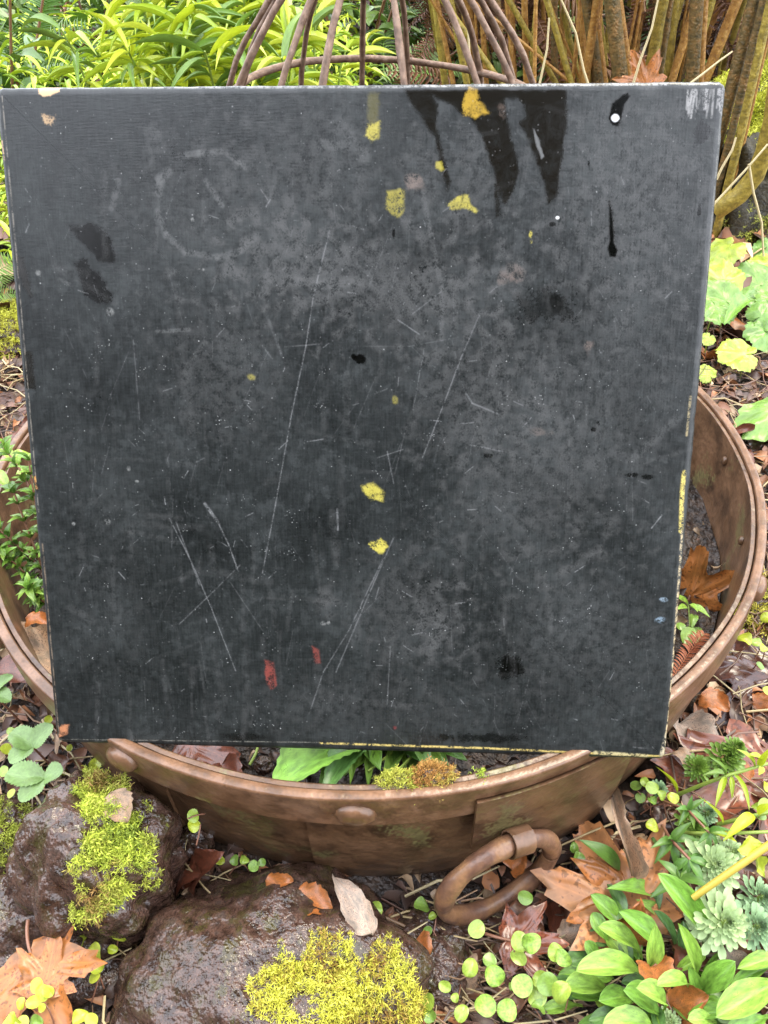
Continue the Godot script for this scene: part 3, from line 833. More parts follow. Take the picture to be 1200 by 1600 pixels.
	# worn edges; grey top and upper right strokes paint in the bevel highlight
	for q in [[[Vector2(0.0092, 0.0009), Vector2(0.2782, 0.0030), Vector2(0.5766, 0.0046)], 2.2, Color(0.22, 0.22, 0.22), 0.6], [[Vector2(0.5766, 0.0038), Vector2(0.8000, 0.0041), Vector2(0.9960, 0.0041)], 2.4, Color(0.3, 0.3, 0.3), 0.6], [[Vector2(0.9951, 0.0041), Vector2(0.9960, 0.1570), Vector2(0.9974, 0.3647)], 1.5, Color(0.2, 0.19, 0.17), 0.35], [[Vector2(0.0107, 0.0123), Vector2(0.0099, 0.2695), Vector2(0.0072, 0.6051)], 1.5, Color(0.25, 0.22, 0.18), 0.45], [[Vector2(0.0085, 0.6565), Vector2(0.0063, 0.9862)], 1.5, Color(0.3, 0.22, 0.15), 0.4], [[Vector2(-0.0126, 0.9926), Vector2(0.4412, 0.9849)], 1.3, Color(0.2, 0.19, 0.16), 0.5], [[Vector2(0.4412, 0.9860), Vector2(0.7119, 0.9871), Vector2(0.8559, 0.9907), Vector2(0.9945, 0.9932)], 2.6, Color(0.5, 0.38, 0.12), 0.85], [[Vector2(0.8865, 0.9897), Vector2(0.9681, 0.9929)], 4.5, Color(0.5, 0.42, 0.22), 0.7], [[Vector2(0.9871, 0.4752), Vector2(0.9878, 0.4194)], 2.5, Color(0.35, 0.28, 0.15), 0.6], [[Vector2(0.9882, 0.5303), Vector2(0.9880, 0.5612), Vector2(0.9911, 0.6200)], 4.5, Color(0.6, 0.48, 0.12), 0.9], [[Vector2(0.9930, 0.6200), Vector2(0.9971, 0.7940), Vector2(0.9989, 0.9237), Vector2(0.9943, 0.9910)], 2.6, Color(0.48, 0.38, 0.22), 0.8], [[Vector2(0.9976, 0.9571), Vector2(0.9923, 0.9910)], 5.0, Color(0.42, 0.36, 0.24), 0.8], [[Vector2(0.0063, 0.5496), Vector2(0.0075, 0.5696)], 2.5, Color(0.5, 0.24, 0.06), 0.8], [[Vector2(0.0038, 0.0700), Vector2(0.0049, 0.0952)], 2.0, Color(0.5, 0.3, 0.15), 0.6]]:
		stroke(q[0], q[1], q[2], q[3], 0.6)
	var r := RandomNumberGenerator.new()
	r.seed = 77
	for k in 26:   # bristle scrape in the upper corner
		var p: Vector2 = Vector2(0.9471, 0.0123).lerp(Vector2(0.9950, 0.0111), r.randf())
		stroke([p, p + Vector2(r.randf_range(-0.004, 0.004), r.randf_range(0.012, 0.035))], r.randf_range(0.9, 2.6), Color(0.32, 0.31, 0.3), r.randf_range(0.2, 0.5), 0.4)
	for k in 420:   # chalk and paint specks
		var p := Vector2(r.randf_range(0.02, 0.98), r.randf_range(0.02, 0.98))
		dab(p, r.randf_range(0.6, 1.2), r.randf_range(0.6, 1.3), white * r.randf_range(0.15, 0.8), r.randf_range(0.3, 0.9), 0.2, 0.0)
	for k in 2600:  # fine pale dust grains
		var p := Vector2(r.randf_range(0.02, 0.98), r.randf_range(0.02, 0.98))
		if blot[int(p.y * N) * N + int(p.x * N)] > 118:
			dab(p, r.randf_range(0.6, 1.6), r.randf_range(0.6, 1.6), chalk, r.randf_range(0.12, 0.45), 0.3, 0.0)
	for k in 60:    # sprinkled clusters
		var p := Vector2(r.randf_range(0.06, 0.97), r.randf_range(0.35, 0.98))
		for e in r.randi_range(3, 8):
			dab(p + Vector2(r.randfn(0.0, 0.006), r.randfn(0.0, 0.005)), r.randf_range(0.5, 1.0), r.randf_range(0.5, 1.0), white * 0.8, r.randf_range(0.2, 0.8), 0.2, 0.0)
	for k in 240:   # soft rubbed smears along the brush and across it
		var p := Vector2(r.randf_range(0.03, 0.96), r.randf_range(0.03, 0.96))
		var a := PI * 0.5 + r.randfn(0.0, 0.12) if r.randf() < 0.6 else r.randfn(0.0, 0.3)
		stroke([p, p + Vector2(cos(a), sin(a)) * r.randf_range(0.02, 0.12)], r.randf_range(2.5, 9.0), dust, r.randf_range(0.05, 0.2), 0.35)
	for k in 160:   # short pale nicks
		var p := Vector2(r.randf_range(0.03, 0.96), r.randf_range(0.1, 0.98))
		var a := r.randf() * TAU
		stroke([p, p + Vector2(cos(a), sin(a)) * r.randf_range(0.004, 0.02)], r.randf_range(0.8, 1.4), chalk, r.randf_range(0.15, 0.5), 0.7)
	for k in 120:   # long hairlines
		var p := Vector2(r.randf_range(0.03, 0.96), r.randf_range(0.1, 0.98))
		var a := PI * 0.5 + r.randfn(0.0, 0.35)
		stroke([p, p + Vector2(cos(a), sin(a)) * r.randf_range(0.03, 0.1)], 0.9, chalk * 0.6, r.randf_range(0.1, 0.3), 0.7)
	dab(Vector2(0.8546, 0.0457), 6.5, 6, Color(0.85, 0.85, 0.85), 1.0, 0.12, 0.0)  # white glint on the wet drop, painted in as colour
	dab(Vector2(0.7840, 0.1734), 3, 2.5, white, 1.0, 0.2, 0.0)
	dab(Vector2(0.9743, 0.7287), 8, 5, Color(0.3, 0.38, 0.45), 0.6, 0.6)
	dab(Vector2(0.9700, 0.7610), 9, 5, Color(0.2, 0.27, 0.33), 0.6, 0.6)
	dab(Vector2(0.0969, -0.0000), 5, 2, Color(0.1, 0.35, 0.4), 0.7, 0.4)

func board() -> void:
	paint_panel()
	var d := PackedByteArray()
	var rd := PackedByteArray()
	var hd := PackedByteArray()
	d.resize(N * N * 3); rd.resize(N * N); hd.resize(N * N)
	for k in N * N:
		var c := Color(px[k * 3], px[k * 3 + 1], px[k * 3 + 2]).linear_to_srgb()
		d[k * 3] = int(clampf(c.r, 0.0, 1.0) * 255.0); d[k * 3 + 1] = int(clampf(c.g, 0.0, 1.0) * 255.0); d[k * 3 + 2] = int(clampf(c.b, 0.0, 1.0) * 255.0)
		rd[k] = int(clampf(ro[k], 0.0, 1.0) * 255.0)
		hd[k] = int(clampf(ht[k], 0.0, 1.0) * 255.0)
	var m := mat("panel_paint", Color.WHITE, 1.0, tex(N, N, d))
	m.roughness_texture = tex(N, N, rd, Image.FORMAT_L8)
	m.roughness_texture_channel = BaseMaterial3D.TEXTURE_CHANNEL_RED
	relief(m, bump(N, N, hd, 2.0), 0.22)
	m.texture_repeat = false
	var s := 0.4625
	var out := []
	var r := RandomNumberGenerator.new()
	r.seed = 5
	var per := 90
	var cr := 0.006
	for side in 4:
		for k in per:
			var t := float(k) / per
			var p := Vector2(lerpf(cr, s - cr, t), 0.0)
			var n := Vector2(0, -1)
			if k > per - 8:   # round the corner
				var a := (k - (per - 8)) / 8.0 * PI / 2.0
				p = Vector2(s - cr + sin(a) * cr, cr - cos(a) * cr)
				n = Vector2(sin(a), -cos(a))
			else:
				p.x = lerpf(cr, s - cr, float(k) / (per - 8))
			var q := p - Vector2(s, s) / 2.0
			q = q.rotated(side * PI / 2.0) + Vector2(s, s) / 2.0
			n = n.rotated(side * PI / 2.0)
			out.append([q - n * absf(r.randfn(0.0, 0.00025)), n])
	var b := MB.new()
	var prof := [[0.0055, 0.0], [0.003, -0.0002], [0.0014, -0.0008], [0.0004, -0.002], [0.0, -0.0035], [0.0, -0.0085], [0.001, -0.0098], [0.003, -0.0103]]
	for p in prof:
		for o in out:
			var q: Vector2 = o[0] - o[1] * p[0]
			b.vert(Vector3(q.x, q.y, p[1] + (0.0 if p[0] > 0.004 else r.randfn(0.0, 0.00012))), Vector2(clampf(q.x / s, 0.002, 0.998), clampf(1.0 - q.y / s, 0.002, 0.998)))
	var n4 := out.size()
	for q in prof.size() - 1:
		for k in n4:
			var k2 := (k + 1) % n4
			b.quad(q * n4 + k, q * n4 + k2, (q + 1) * n4 + k2, (q + 1) * n4 + k)
	var c0 := b.vert(Vector3(s / 2, s / 2, 0), Vector2(0.5, 0.5))
	for k in n4:
		b.tri(c0, (k + 1) % n4, k)
	var c1 := b.vert(Vector3(s / 2, s / 2, -0.0103), Vector2(0.5, 0.5))
	var l := (prof.size() - 1) * n4
	for k in n4:
		b.tri(c1, l + k, l + (k + 1) % n4)
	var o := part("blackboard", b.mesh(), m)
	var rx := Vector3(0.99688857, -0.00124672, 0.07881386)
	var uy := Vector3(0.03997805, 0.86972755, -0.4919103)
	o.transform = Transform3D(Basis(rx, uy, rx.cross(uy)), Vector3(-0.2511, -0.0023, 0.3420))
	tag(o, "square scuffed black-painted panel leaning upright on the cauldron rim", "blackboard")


# ---------------------------------------------------------------- rocks and moss
func rock(c: Vector3, r: Vector3, seed_: int, label: String, lumps := 0.22, called := "boulder", turn := 0.0) -> Array:
	var nz := FastNoiseLite.new()
	nz.seed = seed_
	nz.frequency = 1.1
	nz.fractal_octaves = 5
	nz.fractal_gain = 0.36
	var cell := FastNoiseLite.new()
	cell.noise_type = FastNoiseLite.TYPE_CELLULAR
	cell.seed = seed_ + 5
	cell.frequency = 1.1
	cell.cellular_return_type = FastNoiseLite.RETURN_DISTANCE
	var b := MB.new()
	for i in 71:
		for k in 111:
			var th := PI * i / 70
			var ph := TAU * (k % 110) / 110
			var d := Vector3(sin(th) * cos(ph), cos(th), -sin(th) * sin(ph))
			var f := 1.0 + lumps * nz.get_noise_3dv(d * 1.3) * 1.6 - lumps * 0.75 * (cell.get_noise_3dv(d * 1.15) + 0.5) + 0.012 * nz.get_noise_3dv(d * 9.0)
			b.vert((d * f * r).rotated(Vector3.UP, turn), Vector2(k / 110.0, i / 70.0))
	b.grid(0, 71, 111)
	var t := thing(called, c, label, "rock")
	part("stone", b.mesh(), M.rock, t)
	return [t, b]

func moss_on(t: Node3D, b: MB, blobs: Array, per_m2: float, size: float, cols: Array, seed_: int) -> void:
	# blobs: [centre in the world, radius]
	var r := RandomNumberGenerator.new()
	r.seed = seed_
	var nz := FastNoiseLite.new()
	nz.seed = seed_
	nz.frequency = 45.0
	var xs := []
	var cs := []
	for k in range(0, b.i.size(), 3):
		var p0 := b.v[b.i[k]]
		var p1 := b.v[b.i[k + 1]]
		var p2 := b.v[b.i[k + 2]]
		var m := (p0 + p1 + p2) / 3.0 + t.position
		var inside := -1.0
		for q in blobs:
			var dv: Vector3 = m - q[0]
			inside = maxf(inside, 1.0 - dv.length() / q[1] + 0.9 * nz.get_noise_3dv(m))
		if inside < 0.0: continue
		var q2 := (p2 - p0).cross(p1 - p0)
		var nrm := q2.normalized()
		var cnt := q2.length() * 0.5 * per_m2
		var whole := int(cnt) + (1 if r.randf() < cnt - int(cnt) else 0)
		for e in whole:
			var u := r.randf()
			var v := r.randf()
			if u + v > 1.0:
				u = 1.0 - u; v = 1.0 - v
			var p := p0 + (p1 - p0) * u + (p2 - p0) * v
			var up := (nrm + Vector3(r.randf() - 0.5, r.randf() * 0.5, r.randf() - 0.5) * 1.3).normalized()
			var x := up.cross(Vector3(r.randf() - 0.5, r.randf() - 0.5, r.randf() - 0.5)).normalized()
			var s := size * r.randf_range(0.6, 1.25) * (0.55 + 0.6 * minf(inside * 3.0, 1.0))
			xs.append(Transform3D(Basis(x, up, x.cross(up)) * s, p - nrm * 0.001))
			var tone: float = clampf(0.5 + 0.9 * nz.get_noise_3dv((m + Vector3.ONE * 7.0) * 0.5) + r.randf_range(-0.25, 0.25), 0.0, 0.999) * (cols.size() - 1)
			cs.append(cols[int(tone)].lerp(cols[int(tone) + 1], tone - int(tone)))
	if xs.is_empty(): return
	var half := xs.size() / 2
	many("moss", ME.moss, M.moss, xs.slice(0, half), t, cs.slice(0, half))
	many("moss", ME.moss_b, M.moss, xs.slice(half), t, cs.slice(half))

const YELLOW := [Color(0.24, 0.12, 0.03), Color(0.36, 0.24, 0.045), Color(0.5, 0.46, 0.05), Color(0.6, 0.6, 0.06), Color(0.68, 0.66, 0.1), Color(0.4, 0.42, 0.04)]
const OLIVE := [Color(0.3, 0.17, 0.05), Color(0.34, 0.36, 0.05), Color(0.5, 0.58, 0.06), Color(0.2, 0.27, 0.03)]

func rocks() -> void:
	ME.moss = moss_frond(2).mesh()
	ME.moss_b = moss_frond(9).mesh()
	var a := rock(Vector3(-0.236, -0.112, 0.384), Vector3(0.066, 0.072, 0.064), 5, "dark wet lumpy boulder beside cauldron wearing a column of moss", 0.17)
	moss_on(a[0], a[1], [[Vector3(-0.2238, -0.055, 0.3534), 0.02], [Vector3(-0.2255, -0.055, 0.3802), 0.024], [Vector3(-0.2098, -0.06, 0.4014), 0.03], [Vector3(-0.2149, -0.07, 0.4235), 0.02], [Vector3(-0.2321, -0.085, 0.4284), 0.013], [Vector3(-0.1993, -0.07, 0.3922), 0.017]], 330000.0, 0.0095, OLIVE, 3)
	var b := rock(Vector3(-0.095, -0.152, 0.475), Vector3(0.12, 0.066, 0.092), 14, "large purplish wet boulder below the cauldron with bright yellow moss", 0.12)
	moss_on(b[0], b[1], [[Vector3(-0.0764, -0.11, 0.4845), 0.03], [Vector3(-0.0435, -0.11, 0.4943), 0.04], [Vector3(-0.0109, -0.115, 0.4857), 0.026], [Vector3(-0.0252, -0.11, 0.5113), 0.045], [Vector3(0.0071, -0.125, 0.5003), 0.02], [Vector3(-0.0797, -0.11, 0.509), 0.03]], 210000.0, 0.0085, YELLOW, 4)
	moss_on(b[0], b[1], [[Vector3(-0.202, -0.145, 0.4134), 0.01], [Vector3(-0.2111, -0.145, 0.4205), 0.009], [Vector3(-0.2385, -0.16, 0.4433), 0.01], [Vector3(-0.1651, -0.125, 0.4889), 0.01], [Vector3(-0.1531, -0.12, 0.4491), 0.005]], 120000.0, 0.007, YELLOW, 6)
	var c := rock(Vector3(-0.345, -0.16, 0.352), Vector3(0.05, 0.045, 0.05), 23, "dark mossy rock at the far left below strawberry leaves")
	moss_on(c[0], c[1], [[Vector3(-0.3217, -0.12, 0.363), 0.024], [Vector3(-0.34, -0.12, 0.3394), 0.02], [Vector3(-0.3145, -0.12, 0.3318), 0.012]], 130000.0, 0.008, [Color(0.12, 0.14, 0.02), Color(0.3, 0.34, 0.04), Color(0.42, 0.48, 0.06)], 8)
	rock(Vector3(-0.295, -0.165, 0.425), Vector3(0.085, 0.055, 0.062), 31, "low dark glossy rock under the orange maple leaf")
	rock(Vector3(-0.17, -0.15, 0.356), Vector3(0.019, 0.016, 0.017), 37, "small grey stone wedged between boulder and cauldron", 0.15, "stone")
	rock(Vector3(0.112, -0.175, 0.5), Vector3(0.022, 0.016, 0.016), 41, "small wet brown stone among the round leaves", 0.15, "stone")
	rock(Vector3(0.028, -0.17, 0.452), Vector3(0.034, 0.022, 0.04), 45, "smooth brown rock end beside the yellow moss", 0.14, "stone")

# ---------------------------------------------------------------- plants
func foliage_meshes() -> void:
	for k in 3:
		ME["lance%d" % k] = leaf("lance", 9, 1, 0.06, 0.12 + 0.14 * k, 0.2, 0.0, 12.0, 0.01, 60 + k).mesh()
		ME["spoon%d" % k] = leaf("spoon", 14, 3, 0.12, 0.1 + 0.1 * k, 0.28, 0.05, 9.0, 0.02, 70 + k).mesh()
		ME["round%d" % k] = leaf("round", 14, 3, 0.02 + 0.06 * k, 0.02 + 0.08 * k, 0.1 + 0.16 * k, 0.0, 12.0, 0.03 + 0.035 * k, 80 + k).mesh()
		ME["ovate%d" % k] = leaf("ovate", 14, 2, 0.1, 0.15, 0.25, 0.0, 12.0, 0.03, 90 + k).mesh()
		ME["serrate%d" % k] = leaf("ovate", 40, 2, 0.06, 0.1, 0.3, 0.16, 11.0, 0.02, 95 + k).mesh()
		ME["berry%d" % k] = leaf("round", 66, 3, 0.04, 0.06, 0.25, 0.2, 11.0, 0.02, 120 + k).mesh()
		ME["dead%d" % k] = leaf("ovate", 18, 3, 0.16 * (k - 1), 0.25 - 0.3 * k, 0.6 - 0.35 * k, 0.2, 5.0, 0.12, 100 + k).mesh()
		ME["maple%d" % k] = radial(MAPLE, 0.1 - 0.13 * k, -0.1 + 0.08 * k, 0.11, 110 + k).mesh()
		ME["lobed%d" % k] = radial(LOBED, -0.08, -0.16, 0.12, 115 + k).mesh()
		ME["frond%d" % k] = frond(26, 0.24, 130 + k, 0.25 + 0.2 * k).mesh()
	ME.strap = leaf("strap", 12, 1, 0.1, 0.35, 0.2, 0.0, 12.0, 0.02, 140).mesh()

func stems(t: Node3D, called: String, paths: Array, r0: float, r1: float, m: Material, sides := 6) -> void:
	for p in paths:
		var b := MB.new()
		var loc := []
		for q in p: loc.append(q - t.position)
		tube(b, loc, taper(r0, r1, loc.size()), sides)
		part(called, b.mesh(), m, t)

# the coppiced shrub: [a point on the stem low down, a point higher, radius, bark]
func stem_clump() -> void:
	var t := thing("coppiced_shrub", on_ground(0.62, -1.0), "clump of tall olive and orange bare stems behind the panel's upper right", "shrub")
	var rows := [
		[Vector3(0.2564, 0.1329, -0.85), Vector3(0.1443, 0.2628, -0.85), 9, 2], [Vector3(0.231, 0.1131, -1), Vector3(0.1809, 0.184, -1), 5, 1], [Vector3(0.3136, 0.0654, -1.1), Vector3(0.2949, 0.2134, -1.1), 12, 1], [Vector3(0.3747, 0.1041, -0.95), Vector3(0.2832, 0.2331, -0.95), 9, 2],
		[Vector3(0.3335, 0.1558, -0.9), Vector3(0.2032, 0.2521, -0.9), 5, 1], [Vector3(0.2969, 0.1458, -0.8), Vector3(0.2843, 0.268, -0.8), 6, 1], [Vector3(0.3923, 0.1177, -0.9), Vector3(0.3345, 0.2438, -0.9), 10, 2], [Vector3(0.4406, 0.0992, -1.1), Vector3(0.3931, 0.2107, -1.1), 10, 2],
		[Vector3(0.416, 0.1241, -1), Vector3(0.3805, 0.1836, -1), 4, 1], [Vector3(0.4454, 0.09, -1), Vector3(0.4037, 0.2285, -1), 9, 2], [Vector3(0.4366, 0.1164, -0.9), Vector3(0.3941, 0.2469, -0.9), 20, 0], [Vector3(0.4555, 0.108, -0.93), Vector3(0.4127, 0.241, -0.93), 9, 1], [Vector3(0.5053, 0.0739, -1.1), Vector3(0.4671, 0.2087, -1.1), 9, 2],
		[Vector3(0.4602, 0.1288, -0.85), Vector3(0.421, 0.2552, -0.85), 26, 0], [Vector3(0.4915, 0.1148, -0.9), Vector3(0.4501, 0.2454, -0.9), 12, 1], [Vector3(0.5452, 0.1022, -0.95), Vector3(0.5482, 0.2336, -0.95), 17, 2], [Vector3(0.6328, 0.0814, -1.15), Vector3(0.643, 0.1949, -1.15), 10, 2], [Vector3(0.6041, 0.0987, -1), Vector3(0.6142, 0.1976, -1), 13, 1],
		[Vector3(0.5885, 0.1249, -0.85), Vector3(0.564, 0.2513, -0.85), 22, 0], [Vector3(0.6143, 0.1137, -0.89), Vector3(0.5896, 0.2434, -0.89), 12, 1], [Vector3(0.6865, 0.1375, -1.1), Vector3(0.6928, 0.2026, -1.1), 16, 2], [Vector3(0.6707, 0.0888, -1), Vector3(0.6951, 0.1953, -1), 17, 1], [Vector3(0.6359, 0.1315, -0.8), Vector3(0.6411, 0.2583, -0.8), 22, 0], [Vector3(0.6635, 0.115, -0.84), Vector3(0.669, 0.2503, -0.84), 10, 1],
		[Vector3(0.7179, 0.0948, -0.95), Vector3(0.7246, 0.2191, -0.95), 13, 2], [Vector3(0.65, 0.0947, -0.75), Vector3(0.6492, 0.187, -0.75), 13, 2], [Vector3(0.6664, 0.0809, -0.76), Vector3(0.6657, 0.1653, -0.76), 6, 1], [Vector3(0.6461, 0.0161, -0.78), Vector3(0.6479, 0.1414, -0.78), 13, 0], [Vector3(0.4173, 0.076, -1.25), Vector3(0.3941, 0.1835, -1.25), 8, 1], [Vector3(0.6169, 0.0584, -1.3), Vector3(0.6099, 0.1686, -1.3), 12, 1], [Vector3(0.8016, 0.0908, -1.3), Vector3(0.8172, 0.163, -1.3), 14, 1], [Vector3(0.2965, 0.055, -1.3), Vector3(0.2611, 0.1781, -1.3), 7, 2]]
	var barks := [M.bark_dark, M.bark_orange, M.bark_olive]
	for q in rows:
		var lo: Vector3 = q[0]
		var hi: Vector3 = q[1]
		var d := hi - lo
		var base := lo
		var step := -d.normalized() * 0.02
		for k in 60:
			if base.y < ground_y(base.x, base.z): break
			base += step
		var pts := []
		var top := lo + d.normalized() * 1.5
		for k in 9:
			var f := k / 8.0
			var p := base.lerp(top, f)
			pts.append(p - t.position + Vector3(sin(f * 9.0 + lo.x * 40.0), 0.0, cos(f * 7.0 + lo.x * 31.0)) * 0.006)
		var r: float = q[2] * (0.0005 if q[3] == 0 else 0.00054)
		var b := MB.new()
		tube(b, pts, taper(r * 1.1, r * 0.72, 9), 12, 0.1)
		part("stem", b.mesh(), barks[q[3]], t)
	var er := RandomNumberGenerator.new()
	er.seed = 8
	for k in 130:
		var z := er.randf_range(-1.7, -0.9)
		var x := er.randf_range(0.2, 1.0) * (0.69 - z) / 1.7
		var foot := on_ground(x, z, -0.03)
		var lean := (x / (0.69 - z) - 0.36) * 1.6 + er.randfn(0.0, 0.12)
		var head := foot + Vector3(lean, 1.5, er.randfn(0.0, 0.1))
		var b2 := MB.new()
		var rr := er.randf_range(0.0025, 0.008)
		var pts2 := []
		for q in 7:
			pts2.append(foot.lerp(head, q / 6.0) - t.position + Vector3(er.randfn(0.0, 0.006), 0, 0))
		tube(b2, pts2, taper(rr, rr * 0.7, 7), 8, 0.1)
		part("stem", b2.mesh(), barks[[0, 1, 2, 1, 2][er.randi_range(0, 4)]], t)
	# the bent low branch on the right
	var bt := thing("bent_branch", Vector3(0.6408, -0.0427, -0.72), "thick curved olive branch rising from the mossy stump at right edge", "branch")
	stems(bt, "limb", [[Vector3(0.6316, -0.0516, -0.72), Vector3(0.6619, -0.0202, -0.71), Vector3(0.6759, 0.0161, -0.7), Vector3(0.675, 0.0617, -0.69), Vector3(0.6682, 0.1102, -0.68), Vector3(0.6571, 0.1764, -0.68), Vector3(0.6403, 0.249, -0.67)]], 0.017, 0.012, M.bark_olive, 10)
	var r := rock(Vector3(0.7347, -0.0916, -0.84), Vector3(0.13, 0.17, 0.1), 51, "mossy stump blackened as the shaded hollow under the stems beside panel's right edge", 0.3, "mossy_stump")
	r[0].set_meta("category", "stump")
	r[0].get_child(0).material_override = M.bark_shaded  # near-black bark paints in the shade of the hollow
	moss_on(r[0], r[1], [[Vector3(0.7379, -0.1204, -0.76), 0.06], [Vector3(0.7659, -0.1531, -0.76), 0.05], [Vector3(0.7029, -0.1254, -0.76), 0.03]], 26000.0, 0.017, [Color(0.14, 0.14, 0.02), Color(0.32, 0.34, 0.05), Color(0.45, 0.48, 0.08)], 12)
	moss_on(r[0], r[1], [[Vector3(0.719, 0.0542, -0.86), 0.08], [Vector3(0.7271, 0.0288, -0.8), 0.04]], 22000.0, 0.018, [Color(0.5, 0.5, 0.05), Color(0.62, 0.66, 0.06), Color(0.7, 0.72, 0.12)], 13)
	var m2 := rock(Vector3(0.8004, -0.0028, -1), Vector3(0.16, 0.09, 0.1), 53, "mound of bright yellow moss among the stems at right edge", 0.25, "moss_mound")
	m2[0].set_meta("category", "moss")
	moss_on(m2[0], m2[1], [[m2[0].position, 0.3]], 14000.0, 0.022, [Color(0.45, 0.45, 0.05), Color(0.62, 0.66, 0.06), Color(0.7, 0.72, 0.12)], 14)
	# pale dry stalks in front of the stems
	for q in [[Vector3(0.2882, 0.1723, -0.7), Vector3(0.2928, 0.2627, -0.7), "dry straw stalk standing left of orange stems"], [Vector3(0.3556, 0.1895, -0.7), Vector3(0.3082, 0.2854, -0.7), "dry straw stalk crossing behind the top edge near dark stems"], [Vector3(0.442, 0.2004, -0.7), Vector3(0.4531, 0.2815, -0.7), "dry straw stalk before the olive stem right of the orange leaf"], [Vector3(0.1807, 0.2099, -0.75), Vector3(0.1644, 0.2803, -0.75), "thin dry stalk beside right side of the wire cage"], [Vector3(0.5702, 0.069, -0.6), Vector3(0.5802, 0.1139, -0.6), "short straw stalk poking out at panel's right edge below stems"], [Vector3(0.5772, 0.0181, -0.6), Vector3(0.6332, 0.1028, -0.6), "long dry stalk slanting from panel's right edge to the bent branch"], [Vector3(0.6316, 0.0287, -0.6), Vector3(0.681, -0.0818, -0.6), "pale bent stalk hanging in front of the mossy stump"], [Vector3(0.5625, 0.1633, -0.75), Vector3(0.6058, 0.1975, -0.75), "dry stalk slanting across the rightmost dark stems"]]:
		var s := thing("dry_stalk", q[0], q[2], "stalk")
		var mid: Vector3 = (q[0] + q[1]) / 2.0 + Vector3(0.004, 0.004, 0)
		stems(s, "stalk", [[q[0] - (q[1] - q[0]) * 0.4, q[0], mid, q[1]]], 0.0022, 0.0015, M.stem_pale, 5)

func lf(t: Node3D, base: Vector3, tip: Vector3, width: float, kind: String, mk: String, roll := 0.0) -> void:
	blade(t, "leaf", base, tip, width, ME[kind + str(rng.randi() % 3)], M[mk], roll)

func sprig(t: Node3D, path: Array, whorls: Array, n: int, len_: float, w: float, kind: String, mats: Array, spread := 0.75) -> void:
	# whorls: fractions along the path that carry leaves
	for f in whorls:
		var q: float = f * (path.size() - 1)
		var i := mini(int(q), path.size() - 2)
		var p: Vector3 = path[i].lerp(path[i + 1], q - i)
		var ax: Vector3 = (path[i + 1] - path[i]).normalized()
		var x := ax.cross(Vector3(0.3, 0.2, 0.9)).normalized()
		var a0 := rng.randf() * TAU
		for k in n:
			var d := x.rotated(ax, a0 + TAU * k / n + rng.randf_range(-0.2, 0.2)) * spread + ax * rng.randf_range(0.25, 0.75)
			var l := len_ * rng.randf_range(0.75, 1.15)
			lf(t, p, p + d.normalized() * l, l * w, kind, mats[rng.randi() % mats.size()], 0.0)

